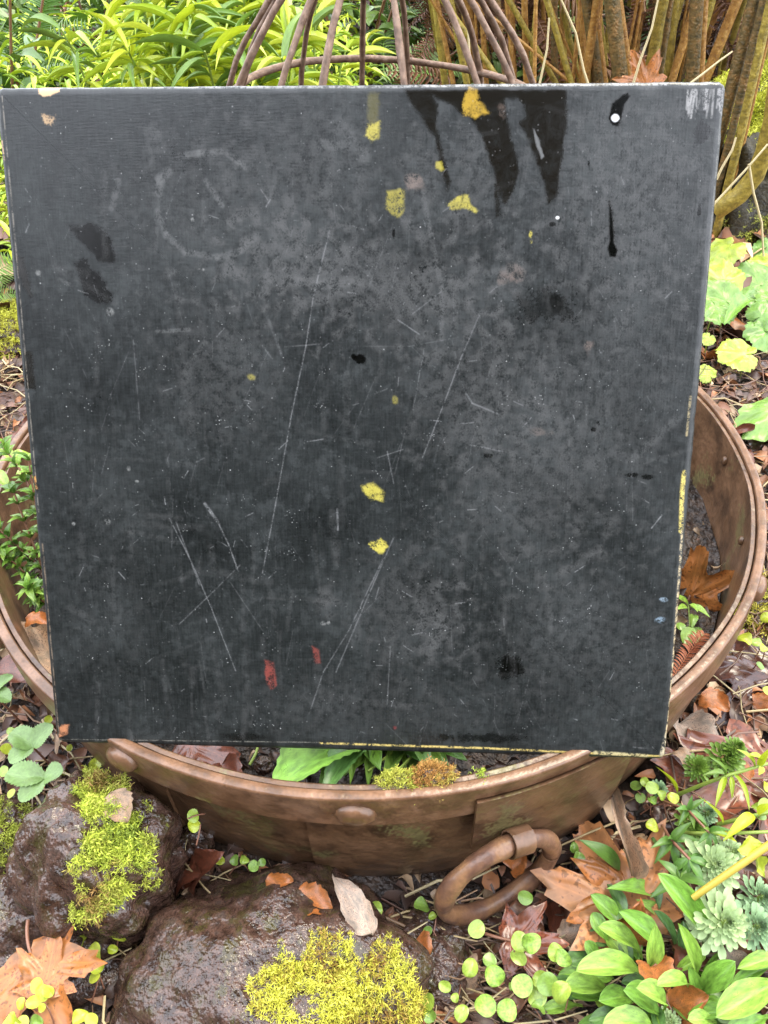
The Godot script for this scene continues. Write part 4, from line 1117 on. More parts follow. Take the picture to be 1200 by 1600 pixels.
func planted_pot() -> void:
	# broad leaves showing between the panel's bottom edge and the front rim
	var a := thing("broad_leaf_plant", Vector3(-0.0242, -0.085, 0.3043), "broad-leaved green plant showing under the panel's bottom edge inside cauldron", "plant")
	for q in [[Vector3(-0.0253, -0.07, 0.3103), Vector3(-0.0868, -0.028, 0.3688), 0.036, "spoon", 0.3], [Vector3(-0.0211, -0.075, 0.3106), Vector3(-0.051, -0.03, 0.3716), 0.018, "spoon", 0.2], [Vector3(-0.0286, -0.06, 0.3133), Vector3(-0.0487, -0.01, 0.3406), 0.02, "mid", 0.0], [Vector3(-0.0182, -0.07, 0.3138), Vector3(-0.0254, -0.02, 0.3661), 0.012, "mid_b", 0.0], [Vector3(-0.0127, -0.07, 0.3109), Vector3(-0.0046, -0.03, 0.3503), 0.024, "spoon", 0.0], [Vector3(0.001, -0.08, 0.3054), Vector3(0.0214, -0.02, 0.3377), 0.02, "mid_b", 0.0], [Vector3(0.0119, -0.08, 0.3122), Vector3(0.0324, -0.025, 0.3409), 0.02, "mid", 0.3], [Vector3(0.0229, -0.08, 0.3128), Vector3(0.0459, -0.03, 0.351), 0.016, "mid_b", 0.0], [Vector3(0.0228, -0.08, 0.314), Vector3(0.0536, -0.04, 0.3584), 0.014, "mid", 0.0], [Vector3(0.0171, -0.08, 0.3187), Vector3(-0.0002, -0.035, 0.3642), 0.014, "mid_b", 0.0], [Vector3(0.0033, -0.08, 0.318), Vector3(-0.0273, -0.03, 0.3548), 0.014, "mid_b", 0.0], [Vector3(0.0282, -0.07, 0.316), Vector3(0.0348, -0.02, 0.3609), 0.018, "mid", 0.0], [Vector3(-0.0075, -0.08, 0.3113), Vector3(-0.0125, -0.03, 0.3648), 0.012, "mid_b", 0.0], [Vector3(0.0331, -0.08, 0.3255), Vector3(0.0206, -0.05, 0.3511), 0.014, "mid", 0.0], [Vector3(-0.0379, -0.08, 0.3067), Vector3(-0.075, -0.05, 0.3408), 0.022, "spoon", -0.2]]:
		lf(a, q[0], q[1], q[2] * 1.1, "ovate", q[3], q[4])
	blade(a, "leaf", Vector3(-0.0202, -0.05, 0.3217), Vector3(-0.0849, -0.015, 0.3751), 0.062, ME.serrate1, M.spoon, 0.25)
	blade(a, "leaf", Vector3(-0.0119, -0.04, 0.3235), Vector3(-0.0462, -0.02, 0.3794), 0.03, ME.serrate0, M.spoon_c, 0.1)
	for k in 26:
		var b0: Vector3 = Vector3(-0.0128, -0.075, 0.311).lerp(Vector3(0.0501, -0.075, 0.3171), rng.randf())
		var an := rng.randf() * TAU
		var e0 := b0 + Vector3(cos(an) * 0.03, rng.randf_range(0.015, 0.045), sin(an) * 0.02 + 0.012)
		lf(a, b0, e0, rng.randf_range(0.008, 0.018), "ovate", ["mid", "mid_b", "spoon", "cleaver", "jenny_b"][k % 5], rng.randf_range(-0.4, 0.4))
	for q in [[Vector3(0.0048, -0.03, 0.3673), Vector3(0.0284, -0.08, 0.313)], [Vector3(-0.0126, -0.04, 0.3553), Vector3(0.0148, -0.08, 0.3092)], [Vector3(-0.1089, -0.05, 0.3392), Vector3(-0.1083, -0.06, 0.3112)]]:
		stems(a, "stem", [curve(q[0], (q[0] + q[1]) / 2.0 + Vector3(0.01, 0.012, 0), q[1])], 0.0012, 0.0012, M.stem_green)
	# leafy plant at the left inside the rim
	var b := thing("leafy_sprig_plant", Vector3(-0.3564, -0.09, 0.1062), "bright small-leaved sprigs growing between panel's left edge and rim", "plant")
	var paths := [curve(Vector3(-0.3329, -0.08, 0.1208), Vector3(-0.337, -0.02, 0.1103), Vector3(-0.3506, 0.03, 0.0799)), curve(Vector3(-0.3277, -0.07, 0.1168), Vector3(-0.3294, 0, 0.1041), Vector3(-0.3301, 0.06, 0.0685)), curve(Vector3(-0.3327, -0.08, 0.1338), Vector3(-0.3478, -0.05, 0.1164), Vector3(-0.3632, -0.02, 0.1177)), curve(Vector3(-0.3426, -0.07, 0.098), Vector3(-0.3499, -0.02, 0.1096), Vector3(-0.3769, 0, 0.0922)), curve(Vector3(-0.3184, -0.05, 0.118), Vector3(-0.328, 0.05, 0.0759), Vector3(-0.3614, 0.06, 0.0466)), curve(Vector3(-0.3272, -0.08, 0.1426), Vector3(-0.334, -0.05, 0.1431), Vector3(-0.3344, -0.03, 0.1526))]
	for p in paths:
		sprig(b, p, [0.3, 0.45, 0.6, 0.75, 0.9, 1.0], 5, 0.017, 0.4, "ovate", ["mid", "mid_b", "spoon", "spoon_b", "jenny_b"])
	stems(b, "stem", paths, 0.0014, 0.0009, M.stem_red)
	for q in [[Vector3(-0.37, 0.03, 0.0236), Vector3(-0.355, 0.03, 0.0139)], [Vector3(-0.3871, 0.03, 0.0065), Vector3(-0.3589, 0.03, 0.0347)], [Vector3(-0.3575, 0.03, 0.0501), Vector3(-0.3431, 0.02, 0.0441)], [Vector3(-0.3669, 0.02, 0.0576), Vector3(-0.3928, 0.02, 0.0308)]]:
		lf(b, q[0], q[1], 0.012, "ovate", "jenny")
	# seedling and fallen cedar spray at the right inside the rim
	var c := thing("seedling", Vector3(0.317, -0.09, 0.1603), "pale seedling on the soil between panel's right edge and rim", "plant")
	for q in [[Vector3(0.3106, -0.08, 0.1669), Vector3(0.2941, -0.06, 0.1643), 0.008, "lance"], [Vector3(0.3076, -0.07, 0.1729), Vector3(0.3093, -0.06, 0.1858), 0.006, "lance"], [Vector3(0.3075, -0.07, 0.1754), Vector3(0.3185, -0.06, 0.192), 0.008, "lance"], [Vector3(0.3051, -0.07, 0.177), Vector3(0.2897, -0.06, 0.1848), 0.007, "lance"], [Vector3(0.3007, -0.07, 0.201), Vector3(0.2892, -0.07, 0.222), 0.014, "round"], [Vector3(0.3117, -0.08, 0.1933), Vector3(0.3055, -0.08, 0.2127), 0.012, "round"], [Vector3(0.3088, -0.07, 0.1854), Vector3(0.3019, -0.07, 0.201), 0.008, "ovate"], [Vector3(0.291, -0.07, 0.2044), Vector3(0.2904, -0.07, 0.194), 0.01, "round"]]:
		lf(c, q[0], q[1], q[2], q[3], "spoon_b" if q[3] == "lance" else "jenny_b")
	stems(c, "stem", [[Vector3(0.2999, -0.09, 0.2084), Vector3(0.3031, -0.075, 0.193), Vector3(0.3068, -0.07, 0.1737)]], 0.001, 0.0008, M.stem_green)
	var cs := thing("cedar_spray", Vector3(0.2721, -0.085, 0.2554), "fallen rust-red cedar spray lying inside the rim at right", "twig")
	blade(cs, "spray", Vector3(0.2596, -0.08, 0.2639), Vector3(0.3134, -0.07, 0.2056), 0.05, ME.frond0, M.cedar)
	# pebble in the pot and moss on the rim
	rock(Vector3(-0.1015, -0.075, 0.3256), Vector3(0.008, 0.007, 0.008), 61, "small grey pebble on the soil beside the broad leaves", 0.15, "pebble")
	for q in [[[[Vector3(0.0081, 0, 0.3889), 0.014], [Vector3(0.0207, 0, 0.3885), 0.014]], "green half of the moss cushion on the front rim", [Color(0.3, 0.32, 0.04), Color(0.45, 0.46, 0.06), Color(0.3, 0.2, 0.04)], Vector3(0.0138, -0.004, 0.387)], [[[Vector3(0.0327, 0, 0.385), 0.018], [Vector3(0.0419, 0, 0.3865), 0.012]], "brown-orange moss cushion on the front rim", [Color(0.3, 0.13, 0.03), Color(0.42, 0.22, 0.05), Color(0.4, 0.34, 0.06)], Vector3(0.0351, -0.002, 0.3845)], [[[Vector3(0.0691, 0, 0.3867), 0.008]], "small bright green moss tuft on the front rim beside patch plate", [Color(0.3, 0.42, 0.03), Color(0.4, 0.5, 0.05)], Vector3(0.0698, -0.006, 0.3839)]]:
		var r: Array = rock(q[3], Vector3(0.017, 0.006, 0.008) if q[1].begins_with("brown") else (Vector3(0.02, 0.005, 0.007) if q[1].begins_with("green") else Vector3(0.008, 0.004, 0.005)), 71, q[1], 0.3, "moss_cushion")
		r[0].set_meta("category", "moss")
		r[0].get_child(0).name = "mat"
		moss_on(r[0], r[1], q[0], 300000.0, 0.0065, q[2], 15)

# one round-leaved creeper: rows of [middle of the leaf, radius in metres, material]
func creeper(label: String, rows: Array, drop := 0.02) -> void:
	var c := Vector3.ZERO
	for q in rows: c += q[0]
	c /= rows.size()
	var t := thing("round_leaf_creeper", Vector3(c.x, c.y - drop, c.z), label, "creeper")
	var paths := []
	for q in rows:
		var a := rng.randf() * TAU
		var d := Vector3(cos(a), rng.randf_range(-0.15, 0.25), sin(a))
		var up := (Vector3(rng.randfn(0.0, 0.3), 1.0, 0.35 + rng.randfn(0.0, 0.25))).normalized()
		d = (d - up * d.dot(up)).normalized()
		var r: float = q[1]
		blade(t, "leaf", q[0] - d * r, q[0] + d * r, r * 2.0 * rng.randf_range(0.8, 1.05), ME["round%d" % (rng.randi() % 3)], M[q[2]], 0.0, up)
		var foot: Vector3 = q[0] + Vector3(rng.randfn(0.0, 0.008), -drop * rng.randf_range(0.8, 1.3), rng.randfn(0.0, 0.008))
		paths.append(curve(foot, foot.lerp(q[0] - d * r, 0.6) + Vector3(0.002, 0.004, 0.0), q[0] - d * r, 5))
	stems(t, "stem", paths, 0.0007, 0.0005, M.stem_red, 4)

func tuft(label: String, heads: Array, mats: Array, called := "silver_sedum") -> void:
	# heads: [middle, radius, axis]
	var t := thing(called, heads[0][0] + Vector3(0, -0.03, 0), label, "succulent")
	for h in heads:
		var b := MB.new()
		var one := leaf("spoon", 6, 1, 0.1, -0.12, 0.2, 0.0, 12.0, 0.0, 5)
		var ax: Vector3 = h[2].normalized()
		var x := ax.cross(Vector3(0.2, 0.1, 0.9)).normalized()
		var c: Vector3 = h[0] - t.position
		var n := 130
		for k in n:
			var f := float(k) / n
			var d := x.rotated(ax, k * 2.39996) * (0.25 + 0.95 * f) + ax * (1.15 - 1.1 * f)
			var l: float = h[1] * (0.26 + 0.36 * f) * rng.randf_range(0.8, 1.15)
			var p: Vector3 = c - ax * h[1] * 0.9 * f + d.normalized() * l * 0.35
			b.add(one, frame_of(p, p + d.normalized() * l, l * 0.32, rng.randf_range(-0.3, 0.3), ax))
		var o := part("leaf_cluster", b.mesh(), M[mats[rng.randi() % mats.size()]], t)
		o.set_meta("kind", "stuff")
		stems(t, "stem", [[h[0] - ax * h[1] * 0.2, h[0] - ax * h[1] * 1.4 + Vector3(0, -0.02, 0)]], 0.002, 0.002, M.stem_green)

func near_plants() -> void:
	var j := 0.00057
	creeper("round-leaved green creeper scattered over the litter below the ring handle", [
		[Vector3(-0.0116, -0.135, 0.4242), 11 * j, "jenny"], [Vector3(0.0264, -0.14, 0.4214), 12 * j, "jenny_b"], [Vector3(0.0686, -0.14, 0.4401), 13 * j, "jenny"], [Vector3(0.1003, -0.13, 0.4547), 13 * j, "jenny"], [Vector3(0.1083, -0.125, 0.4573), 13 * j, "spoon_b"], [Vector3(0.0988, -0.14, 0.4632), 12 * j, "jenny"], [Vector3(0.0598, -0.135, 0.4701), 12 * j, "jenny"], [Vector3(0.0762, -0.14, 0.4646), 10 * j, "jenny_b"], [Vector3(0.0771, -0.13, 0.4783), 13 * j, "spoon_b"], [Vector3(0.0967, -0.13, 0.4861), 14 * j, "spoon_b"], [Vector3(0.0398, -0.14, 0.481), 9 * j, "jenny"], [Vector3(0.0266, -0.135, 0.4924), 10 * j, "jenny"], [Vector3(0.0266, -0.14, 0.4998), 9 * j, "jenny_b"], [Vector3(0.0473, -0.14, 0.4888), 6 * j, "jenny"], [Vector3(0.0683, -0.13, 0.4977), 14 * j, "spoon_b"], [Vector3(0.0834, -0.13, 0.5009), 13 * j, "spoon_b"], [Vector3(0.051, -0.14, 0.4996), 11 * j, "jenny"], [Vector3(0.1119, -0.14, 0.4176), 11 * j, "jenny_b"], [Vector3(0.0304, -0.145, 0.4386), 7 * j, "jenny_b"], [Vector3(0.0349, -0.145, 0.4274), 6 * j, "jenny"]])
	creeper("cluster of glossy round green leaves left of the spoon-leaved rosette", [
		[Vector3(0.1073, -0.135, 0.4919), 14 * j, "jenny"], [Vector3(0.1126, -0.13, 0.4833), 13 * j, "jenny"], [Vector3(0.1156, -0.125, 0.4876), 15 * j, "jenny_b"], [Vector3(0.1241, -0.12, 0.4946), 14 * j, "jenny"], [Vector3(0.1272, -0.13, 0.4651), 12 * j, "jenny"], [Vector3(0.1312, -0.125, 0.4693), 12 * j, "spoon_b"], [Vector3(0.1078, -0.135, 0.4996), 10 * j, "jenny_b"], [Vector3(0.1601, -0.14, 0.3785), 8 * j, "jenny_b"], [Vector3(0.1615, -0.14, 0.3875), 10 * j, "jenny_b"], [Vector3(0.1548, -0.14, 0.4959), 9 * j, "jenny"], [Vector3(0.0917, -0.15, 0.4797), 5 * j, "jenny_b"]])
	creeper("bright yellow round-leaved creeper between the two big boulders", [
		[Vector3(-0.2385, -0.12, 0.4416), 11 * j, "jenny_c"], [Vector3(-0.2372, -0.12, 0.4591), 12 * j, "jenny_c"], [Vector3(-0.2096, -0.12, 0.4396), 10 * j, "jenny_c"], [Vector3(-0.2246, -0.115, 0.4537), 13 * j, "lime_c"], [Vector3(-0.223, -0.12, 0.4619), 9 * j, "jenny_c"], [Vector3(-0.2155, -0.125, 0.4483), 7 * j, "jenny_c"], [Vector3(-0.2248, -0.125, 0.4682), 8 * j, "lime_c"], [Vector3(-0.2214, -0.13, 0.4402), 5 * j, "jenny_c"]])
	creeper("yellow round leaves growing through the orange maple leaf at lower left", [
		[Vector3(-0.253, -0.088, 0.4838), 9 * j, "jenny_c"], [Vector3(-0.2475, -0.088, 0.4889), 10 * j, "jenny_c"], [Vector3(-0.2437, -0.088, 0.4879), 8 * j, "jenny_c"], [Vector3(-0.2522, -0.088, 0.4948), 9 * j, "lime_c"], [Vector3(-0.245, -0.088, 0.4983), 6 * j, "jenny_c"], [Vector3(-0.2606, -0.088, 0.4948), 7 * j, "jenny_c"], [Vector3(-0.2169, -0.088, 0.5058), 10 * j, "jenny_c"], [Vector3(-0.2091, -0.088, 0.5073), 9 * j, "lime_c"], [Vector3(-0.2623, -0.088, 0.5058), 11 * j, "jenny_c"], [Vector3(-0.2558, -0.088, 0.5069), 8 * j, "lime_c"], [Vector3(-0.2477, -0.09, 0.5067), 9 * j, "jenny_b"]])
	creeper("tiny round leaves at the foot of the cauldron's front wall", [
		[Vector3(-0.1413, -0.13, 0.3798), 8 * j, "jenny_c"], [Vector3(-0.1278, -0.13, 0.3804), 8 * j, "jenny_b"], [Vector3(-0.1205, -0.125, 0.3825), 7 * j, "jenny"], [Vector3(-0.1122, -0.13, 0.3866), 8 * j, "spoon_b"], [Vector3(-0.1055, -0.13, 0.3836), 6 * j, "jenny_b"], [Vector3(-0.0941, -0.14, 0.3862), 4 * j, "spoon_b"]])
	creeper("two-leaved seedling clinging to the cauldron's outer wall left of rivet", [
		[Vector3(-0.152, -0.06, 0.3753), 9 * j, "jenny"], [Vector3(-0.1524, -0.07, 0.3782), 9 * j, "jenny_c"]], 0.008)
	creeper("round-leaved creeper beside the panel's lower right corner", [
		[Vector3(0.2215, -0.12, 0.3343), 9 * j, "jenny_b"], [Vector3(0.2314, -0.11, 0.3421), 11 * j, "jenny"], [Vector3(0.2284, -0.115, 0.3343), 8 * j, "jenny"], [Vector3(0.225, -0.13, 0.3412), 8 * j, "jenny_b"], [Vector3(0.2283, -0.13, 0.3678), 10 * j, "jenny_c"], [Vector3(0.2332, -0.125, 0.3466), 7 * j, "spoon_b"], [Vector3(0.2405, -0.12, 0.3449), 8 * j, "jenny"], [Vector3(0.2311, -0.14, 0.3767), 8 * j, "spoon_c"], [Vector3(0.2503, -0.12, 0.3477), 9 * j, "jenny_c"]])
	creeper("yellow-green round leaves against the cauldron's right outer side", [
		[Vector3(0.363, -0.1, 0.1959), 12 * j, "jenny_c"], [Vector3(0.3789, -0.11, 0.192), 10 * j, "jenny"], [Vector3(0.3828, -0.11, 0.1986), 8 * j, "jenny_c"], [Vector3(0.3946, -0.1, 0.1687), 10 * j, "jenny_c"], [Vector3(0.3834, -0.13, 0.2057), 8 * j, "jenny_b"], [Vector3(0.3788, -0.13, 0.2363), 9 * j, "jenny_c"]])
	creeper("round leaves at the right edge above the yellow stalk", [
		[Vector3(0.3164, -0.1, 0.3673), 10 * j, "jenny"], [Vector3(0.325, -0.1, 0.352), 9 * j, "jenny_c"], [Vector3(0.3153, -0.11, 0.3723), 8 * j, "jenny_b"], [Vector3(0.3128, -0.11, 0.3647), 7 * j, "jenny"]])
	creeper("scattered small yellow leaves around the strawberry leaves at left", [
		[Vector3(-0.3243, -0.13, 0.2333), 7 * j, "jenny_c"], [Vector3(-0.2664, -0.13, 0.2843), 10 * j, "jenny_c"], [Vector3(-0.2997, -0.14, 0.2592), 6 * j, "jenny_c"], [Vector3(-0.3569, -0.13, 0.2445), 8 * j, "jenny"], [Vector3(-0.3552, -0.13, 0.264), 10 * j, "jenny_c"], [Vector3(-0.351, -0.13, 0.2874), 9 * j, "jenny"], [Vector3(-0.2987, -0.14, 0.2848), 6 * j, "jenny_c"], [Vector3(-0.3365, -0.13, 0.3103), 8 * j, "jenny_c"]])
	# spoon-leaved rosette at lower right
	var t := thing("spoon_leaf_rosette", Vector3(0.2042, -0.166, 0.4813), "rosette of pale green spoon-shaped leaves at lower right", "plant")
	for q in [[Vector3(0.196, -0.15, 0.4814), Vector3(0.1459, -0.1, 0.4806), 44, "spoon_b", 0.2], [Vector3(0.1968, -0.15, 0.4655), Vector3(0.1639, -0.11, 0.4531), 34, "spoon_b", 0.1], [Vector3(0.1887, -0.155, 0.4453), Vector3(0.17, -0.125, 0.4268), 32, "spoon", 0.0], [Vector3(0.2113, -0.15, 0.4661), Vector3(0.1891, -0.1, 0.4511), 38, "spoon", 0.1], [Vector3(0.1956, -0.14, 0.4756), Vector3(0.1961, -0.095, 0.4723), 28, "spoon_b", 0.0], [Vector3(0.2476, -0.15, 0.4573), Vector3(0.2183, -0.085, 0.4338), 42, "spoon", -0.2], [Vector3(0.2303, -0.15, 0.4829), Vector3(0.2242, -0.1, 0.4695), 24, "spoon_b", 0.0], [Vector3(0.2341, -0.15, 0.4941), Vector3(0.2459, -0.1, 0.4879), 38, "spoon", 0.0], [Vector3(0.2276, -0.15, 0.496), Vector3(0.2252, -0.12, 0.4887), 22, "spoon", 0.0], [Vector3(0.2193, -0.13, 0.4952), Vector3(0.1948, -0.09, 0.4969), 27, "spoon_b", 0.3], [Vector3(0.1946, -0.14, 0.5102), Vector3(0.1694, -0.1, 0.5002), 44, "spoon", 0.2], [Vector3(0.1968, -0.13, 0.5069), Vector3(0.1752, -0.085, 0.5034), 34, "spoon_b", 0.1], [Vector3(0.184, -0.15, 0.4929), Vector3(0.1536, -0.12, 0.4992), 34, "spoon", 0.0], [Vector3(0.168, -0.155, 0.4876), Vector3(0.1304, -0.12, 0.4889), 38, "spoon_b", 0.2], [Vector3(0.1912, -0.14, 0.5171), Vector3(0.1544, -0.1, 0.5184), 42, "spoon_b", 0.1], [Vector3(0.2504, -0.14, 0.5097), Vector3(0.2199, -0.11, 0.512), 24, "spoon", 0.0], [Vector3(0.1626, -0.16, 0.4606), Vector3(0.1382, -0.14, 0.4663), 38, "spoon_c", 0.0], [Vector3(0.1802, -0.16, 0.4518), Vector3(0.1602, -0.14, 0.4485), 30, "spoon_c", 0.0], [Vector3(0.2236, -0.155, 0.4626), Vector3(0.2111, -0.12, 0.4414), 20, "spoon_c", 0.3], [Vector3(0.1454, -0.16, 0.4927), Vector3(0.1123, -0.14, 0.4992), 22, "spoon_b", 0.0], [Vector3(0.1948, -0.15, 0.4859), Vector3(0.1763, -0.12, 0.4879), 24, "spoon_c", 0.0], [Vector3(0.1744, -0.16, 0.4751), Vector3(0.1554, -0.14, 0.4784), 24, "spoon", 0.0], [Vector3(0.1996, -0.14, 0.5125), Vector3(0.1915, -0.12, 0.5334), 34, "spoon", 0.0], [Vector3(0.2269, -0.155, 0.4651), Vector3(0.2308, -0.13, 0.4505), 20, "spoon_c", 0.0]]:
		lf(t, q[0], q[1], q[2] * 0.00047, "spoon", q[3], q[4])
	for k in 30:
		var a := rng.randf() * TAU
		var rad := rng.randf_range(0.012, 0.055)
		var c0: Vector3 = Vector3(0.1954, -0.15, 0.4837) + Vector3(cos(a) * rad * 0.9, 0, sin(a) * rad * 0.7)
		var d := Vector3(cos(a), rng.randf_range(0.3, 1.0), sin(a) * 0.8 - 0.3).normalized() * rng.randf_range(0.02, 0.04)
		lf(t, c0, c0 + d, rng.randf_range(0.009, 0.016), "spoon", ["spoon", "spoon_b", "spoon_c", "mid"][k % 4], rng.randf_range(-0.4, 0.4))
	var t2 := thing("spoon_leaf_rosette", Vector3(0.2823, -0.1641, 0.5008), "pale green rosette cut off by the lower right corner", "plant")
	for q in [[Vector3(0.2934, -0.13, 0.4897), Vector3(0.2293, -0.1, 0.5168), 46, "spoon_b", 0.0], [Vector3(0.2964, -0.14, 0.4777), Vector3(0.2531, -0.12, 0.4933), 24, "spoon", 0.2], [Vector3(0.2718, -0.13, 0.5142), Vector3(0.235, -0.1, 0.5288), 34, "spoon", 0.0], [Vector3(0.303, -0.14, 0.4734), Vector3(0.2664, -0.11, 0.482), 26, "spoon_b", 0.0], [Vector3(0.2335, -0.13, 0.5167), Vector3(0.21, -0.11, 0.5172), 26, "spoon_b", 0.0]]:
		lf(t2, q[0], q[1], q[2] * 0.00047, "spoon", q[3], q[4])
	var t3 := thing("long_leaf_plant", Vector3(0.2014, -0.1671, 0.4148), "long dark green leaves lying across the tan maple leaf", "plant")
	for q in [[Vector3(0.194, -0.14, 0.3993), Vector3(0.1678, -0.115, 0.3813), 26, "mid", 0.2], [Vector3(0.1986, -0.155, 0.4272), Vector3(0.1854, -0.135, 0.4021), 22, "deep", 0.3], [Vector3(0.2207, -0.15, 0.4189), Vector3(0.1841, -0.115, 0.417), 28, "spoon", 0.3], [Vector3(0.2135, -0.15, 0.4273), Vector3(0.2185, -0.13, 0.4229), 22, "spoon_c", 0.0], [Vector3(0.2199, -0.15, 0.4326), Vector3(0.2043, -0.13, 0.4273), 18, "spoon_b", 0.0]]:
		lf(t3, q[0], q[1], q[2] * 0.0006, "lance", q[3], q[4])
	# silvery succulents on the right
	tuft("silvery green succulent head behind the yellow stalk, larger upper one", [[Vector3(0.2589, -0.095, 0.4169), 0.03, Vector3(-0.1, 1, 0.4)], [Vector3(0.2791, -0.1, 0.4053), 0.018, Vector3(0.2, 1, 0.3)]], ["silver"])
	tuft("silvery green succulent head in front of the yellow stalk", [[Vector3(0.2529, -0.095, 0.4599), 0.031, Vector3(0, 1, 0.35)], [Vector3(0.2446, -0.12, 0.4501), 0.02, Vector3(-0.4, 1, 0.3)]], ["silver"])
	tuft("pale green succulent head cut by the right edge", [[Vector3(0.2782, -0.1, 0.4619), 0.022, Vector3(0.2, 1, 0.3)], [Vector3(0.2982, -0.12, 0.4331), 0.02, Vector3(0.2, 1, 0.3)]], ["silver", "silver_b"])
	tuft("green succulent heads on the litter right of the panel's lower corner", [[Vector3(0.3085, -0.11, 0.3149), 0.023, Vector3(0, 1, 0.3)], [Vector3(0.3155, -0.1, 0.3117), 0.015, Vector3(0.2, 1, 0.2)], [Vector3(0.2822, -0.12, 0.3185), 0.017, Vector3(-0.2, 1, 0.3)]], ["silver_b", "mid_b"])
	tuft("small green succulent head between the whorled stems", [[Vector3(0.2652, -0.125, 0.368), 0.02, Vector3(0, 1, 0.4)], [Vector3(0.2782, -0.12, 0.3614), 0.014, Vector3(0.2, 1, 0.3)], [Vector3(0.2424, -0.12, 0.3383), 0.01, Vector3(0, 1, 0.4)]], ["silver_b", "mid_b"])
	tuft("silvery green tips poking up at the bottom right corner", [[Vector3(0.2512, -0.12, 0.5241), 0.022, Vector3(0, 1, 0.4)], [Vector3(0.2025, -0.13, 0.5146), 0.012, Vector3(0, 1, 0.4)]], ["silver"])
	# whorled stems
	var w1 := thing("whorled_weed", Vector3(0.2516, -0.164, 0.3325), "upper of two whorled green weeds with red stems", "weed")
	var p1 := [Vector3(0.2409, -0.13, 0.3431), Vector3(0.2518, -0.1, 0.3693), Vector3(0.2588, -0.09, 0.3938), Vector3(0.2664, -0.11, 0.4001)]
	sprig(w1, p1, [0.333, 0.666], 6, 0.016, 0.3, "lance", ["cleaver", "mid_b", "mid"], 1.0)
	stems(w1, "stem", [p1], 0.0012, 0.001, M.stem_red)
	var w2 := thing("whorled_weed", Vector3(0.2606, -0.1636, 0.3974), "lower of two whorled green weeds beside the silvery heads", "weed")
	var p2 := [Vector3(0.2373, -0.13, 0.3671), Vector3(0.2351, -0.115, 0.3861), Vector3(0.2401, -0.1, 0.4097), Vector3(0.2489, -0.12, 0.4183)]
	sprig(w2, p2, [0.36, 0.667], 7, 0.02, 0.33, "lance", ["cleaver", "mid"], 1.0)
	sprig(w2, [Vector3(0.2408, -0.14, 0.4223), Vector3(0.2328, -0.115, 0.4212), Vector3(0.232, -0.11, 0.4203)], [0.9], 6, 0.024, 0.36, "lance", ["mid_b", "mid"], 1.1)
	stems(w2, "stem", [p2], 0.0015, 0.0012, M.stem_red)
	# arching grassy stems
	var g := thing("arching_weed", Vector3(0.2707, -0.1627, 0.3233), "arching olive weed stem with narrow leaves over the red-brown leaf", "weed")
	stems(g, "stem", [[Vector3(0.2571, -0.13, 0.3403), Vector3(0.2696, -0.1, 0.3476), Vector3(0.2861, -0.085, 0.3486), Vector3(0.3112, -0.08, 0.3444), Vector3(0.3387, -0.08, 0.3379)]], 0.0019, 0.0014, M.stem_green)
	for q in [[Vector3(0.2865, -0.085, 0.3492), Vector3(0.2691, -0.08, 0.3728), 9], [Vector3(0.2938, -0.083, 0.3483), Vector3(0.2954, -0.08, 0.3795), 8], [Vector3(0.2867, -0.085, 0.3468), Vector3(0.2704, -0.075, 0.3476), 9], [Vector3(0.2863, -0.085, 0.348), Vector3(0.2735, -0.06, 0.3431), 6], [Vector3(0.2915, -0.085, 0.3488), Vector3(0.2867, -0.085, 0.3653), 7], [Vector3(0.3112, -0.08, 0.3444), Vector3(0.299, -0.06, 0.3372), 10], [Vector3(0.3148, -0.08, 0.3433), Vector3(0.3195, -0.06, 0.3394), 10], [Vector3(0.3175, -0.08, 0.3435), Vector3(0.3135, -0.08, 0.3509), 9], [Vector3(0.3056, -0.07, 0.3386), Vector3(0.3208, -0.07, 0.3412), 9], [Vector3(0.2587, -0.13, 0.3385), Vector3(0.2404, -0.1, 0.3288), 4]]:
		lf(g, q[0], q[1], q[2] * 0.0006, "lance", ["lime_b", "mid_b", "lime"][rng.randi() % 3], rng.randf_range(-0.3, 0.3))
	var g2 := thing("arching_weed", Vector3(0.2983, -0.1609, 0.3546), "lower arching stem with one broad lime leaf above the yellow stalk", "weed")
	stems(g2, "stem", [[Vector3(0.2809, -0.12, 0.373), Vector3(0.3003, -0.09, 0.3812), Vector3(0.3259, -0.09, 0.3774)], [Vector3(0.2451, -0.125, 0.3762), Vector3(0.2687, -0.1, 0.3905), Vector3(0.3186, -0.095, 0.3931)]], 0.0019, 0.0014, M.stem_green)
	for q in [[Vector3(0.299, -0.088, 0.3816), Vector3(0.2716, -0.08, 0.3983), 16], [Vector3(0.3023, -0.088, 0.3812), Vector3(0.3077, -0.07, 0.3815), 12], [Vector3(0.2809, -0.11, 0.3779), Vector3(0.2685, -0.09, 0.3646), 5], [Vector3(0.2689, -0.1, 0.39), Vector3(0.2781, -0.09, 0.4006), 10]]:
		lf(g2, q[0], q[1], q[2] * 0.0006, "lance", "lime", 0.0)
	var y := thing("yellow_stalk", Vector3(0.2362, -0.1, 0.438), "thick golden yellow stalk slanting in from the right edge", "stalk")
	stems(y, "stalk", [[Vector3(0.2336, -0.1, 0.4398), Vector3(0.25, -0.085, 0.4342), Vector3(0.2706, -0.07, 0.4267), Vector3(0.3008, -0.05, 0.4148)]], 0.0026, 0.003, M.stem_gold, 8)
	blade(y, "leaf", Vector3(0.2764, -0.068, 0.424), Vector3(0.2759, -0.06, 0.4113), 0.02, ME.dead1, M.jenny_c)
	blade(y, "leaf", Vector3(0.2834, -0.08, 0.4198), Vector3(0.2918, -0.09, 0.4316), 0.012, ME.dead0, M.jenny_c)
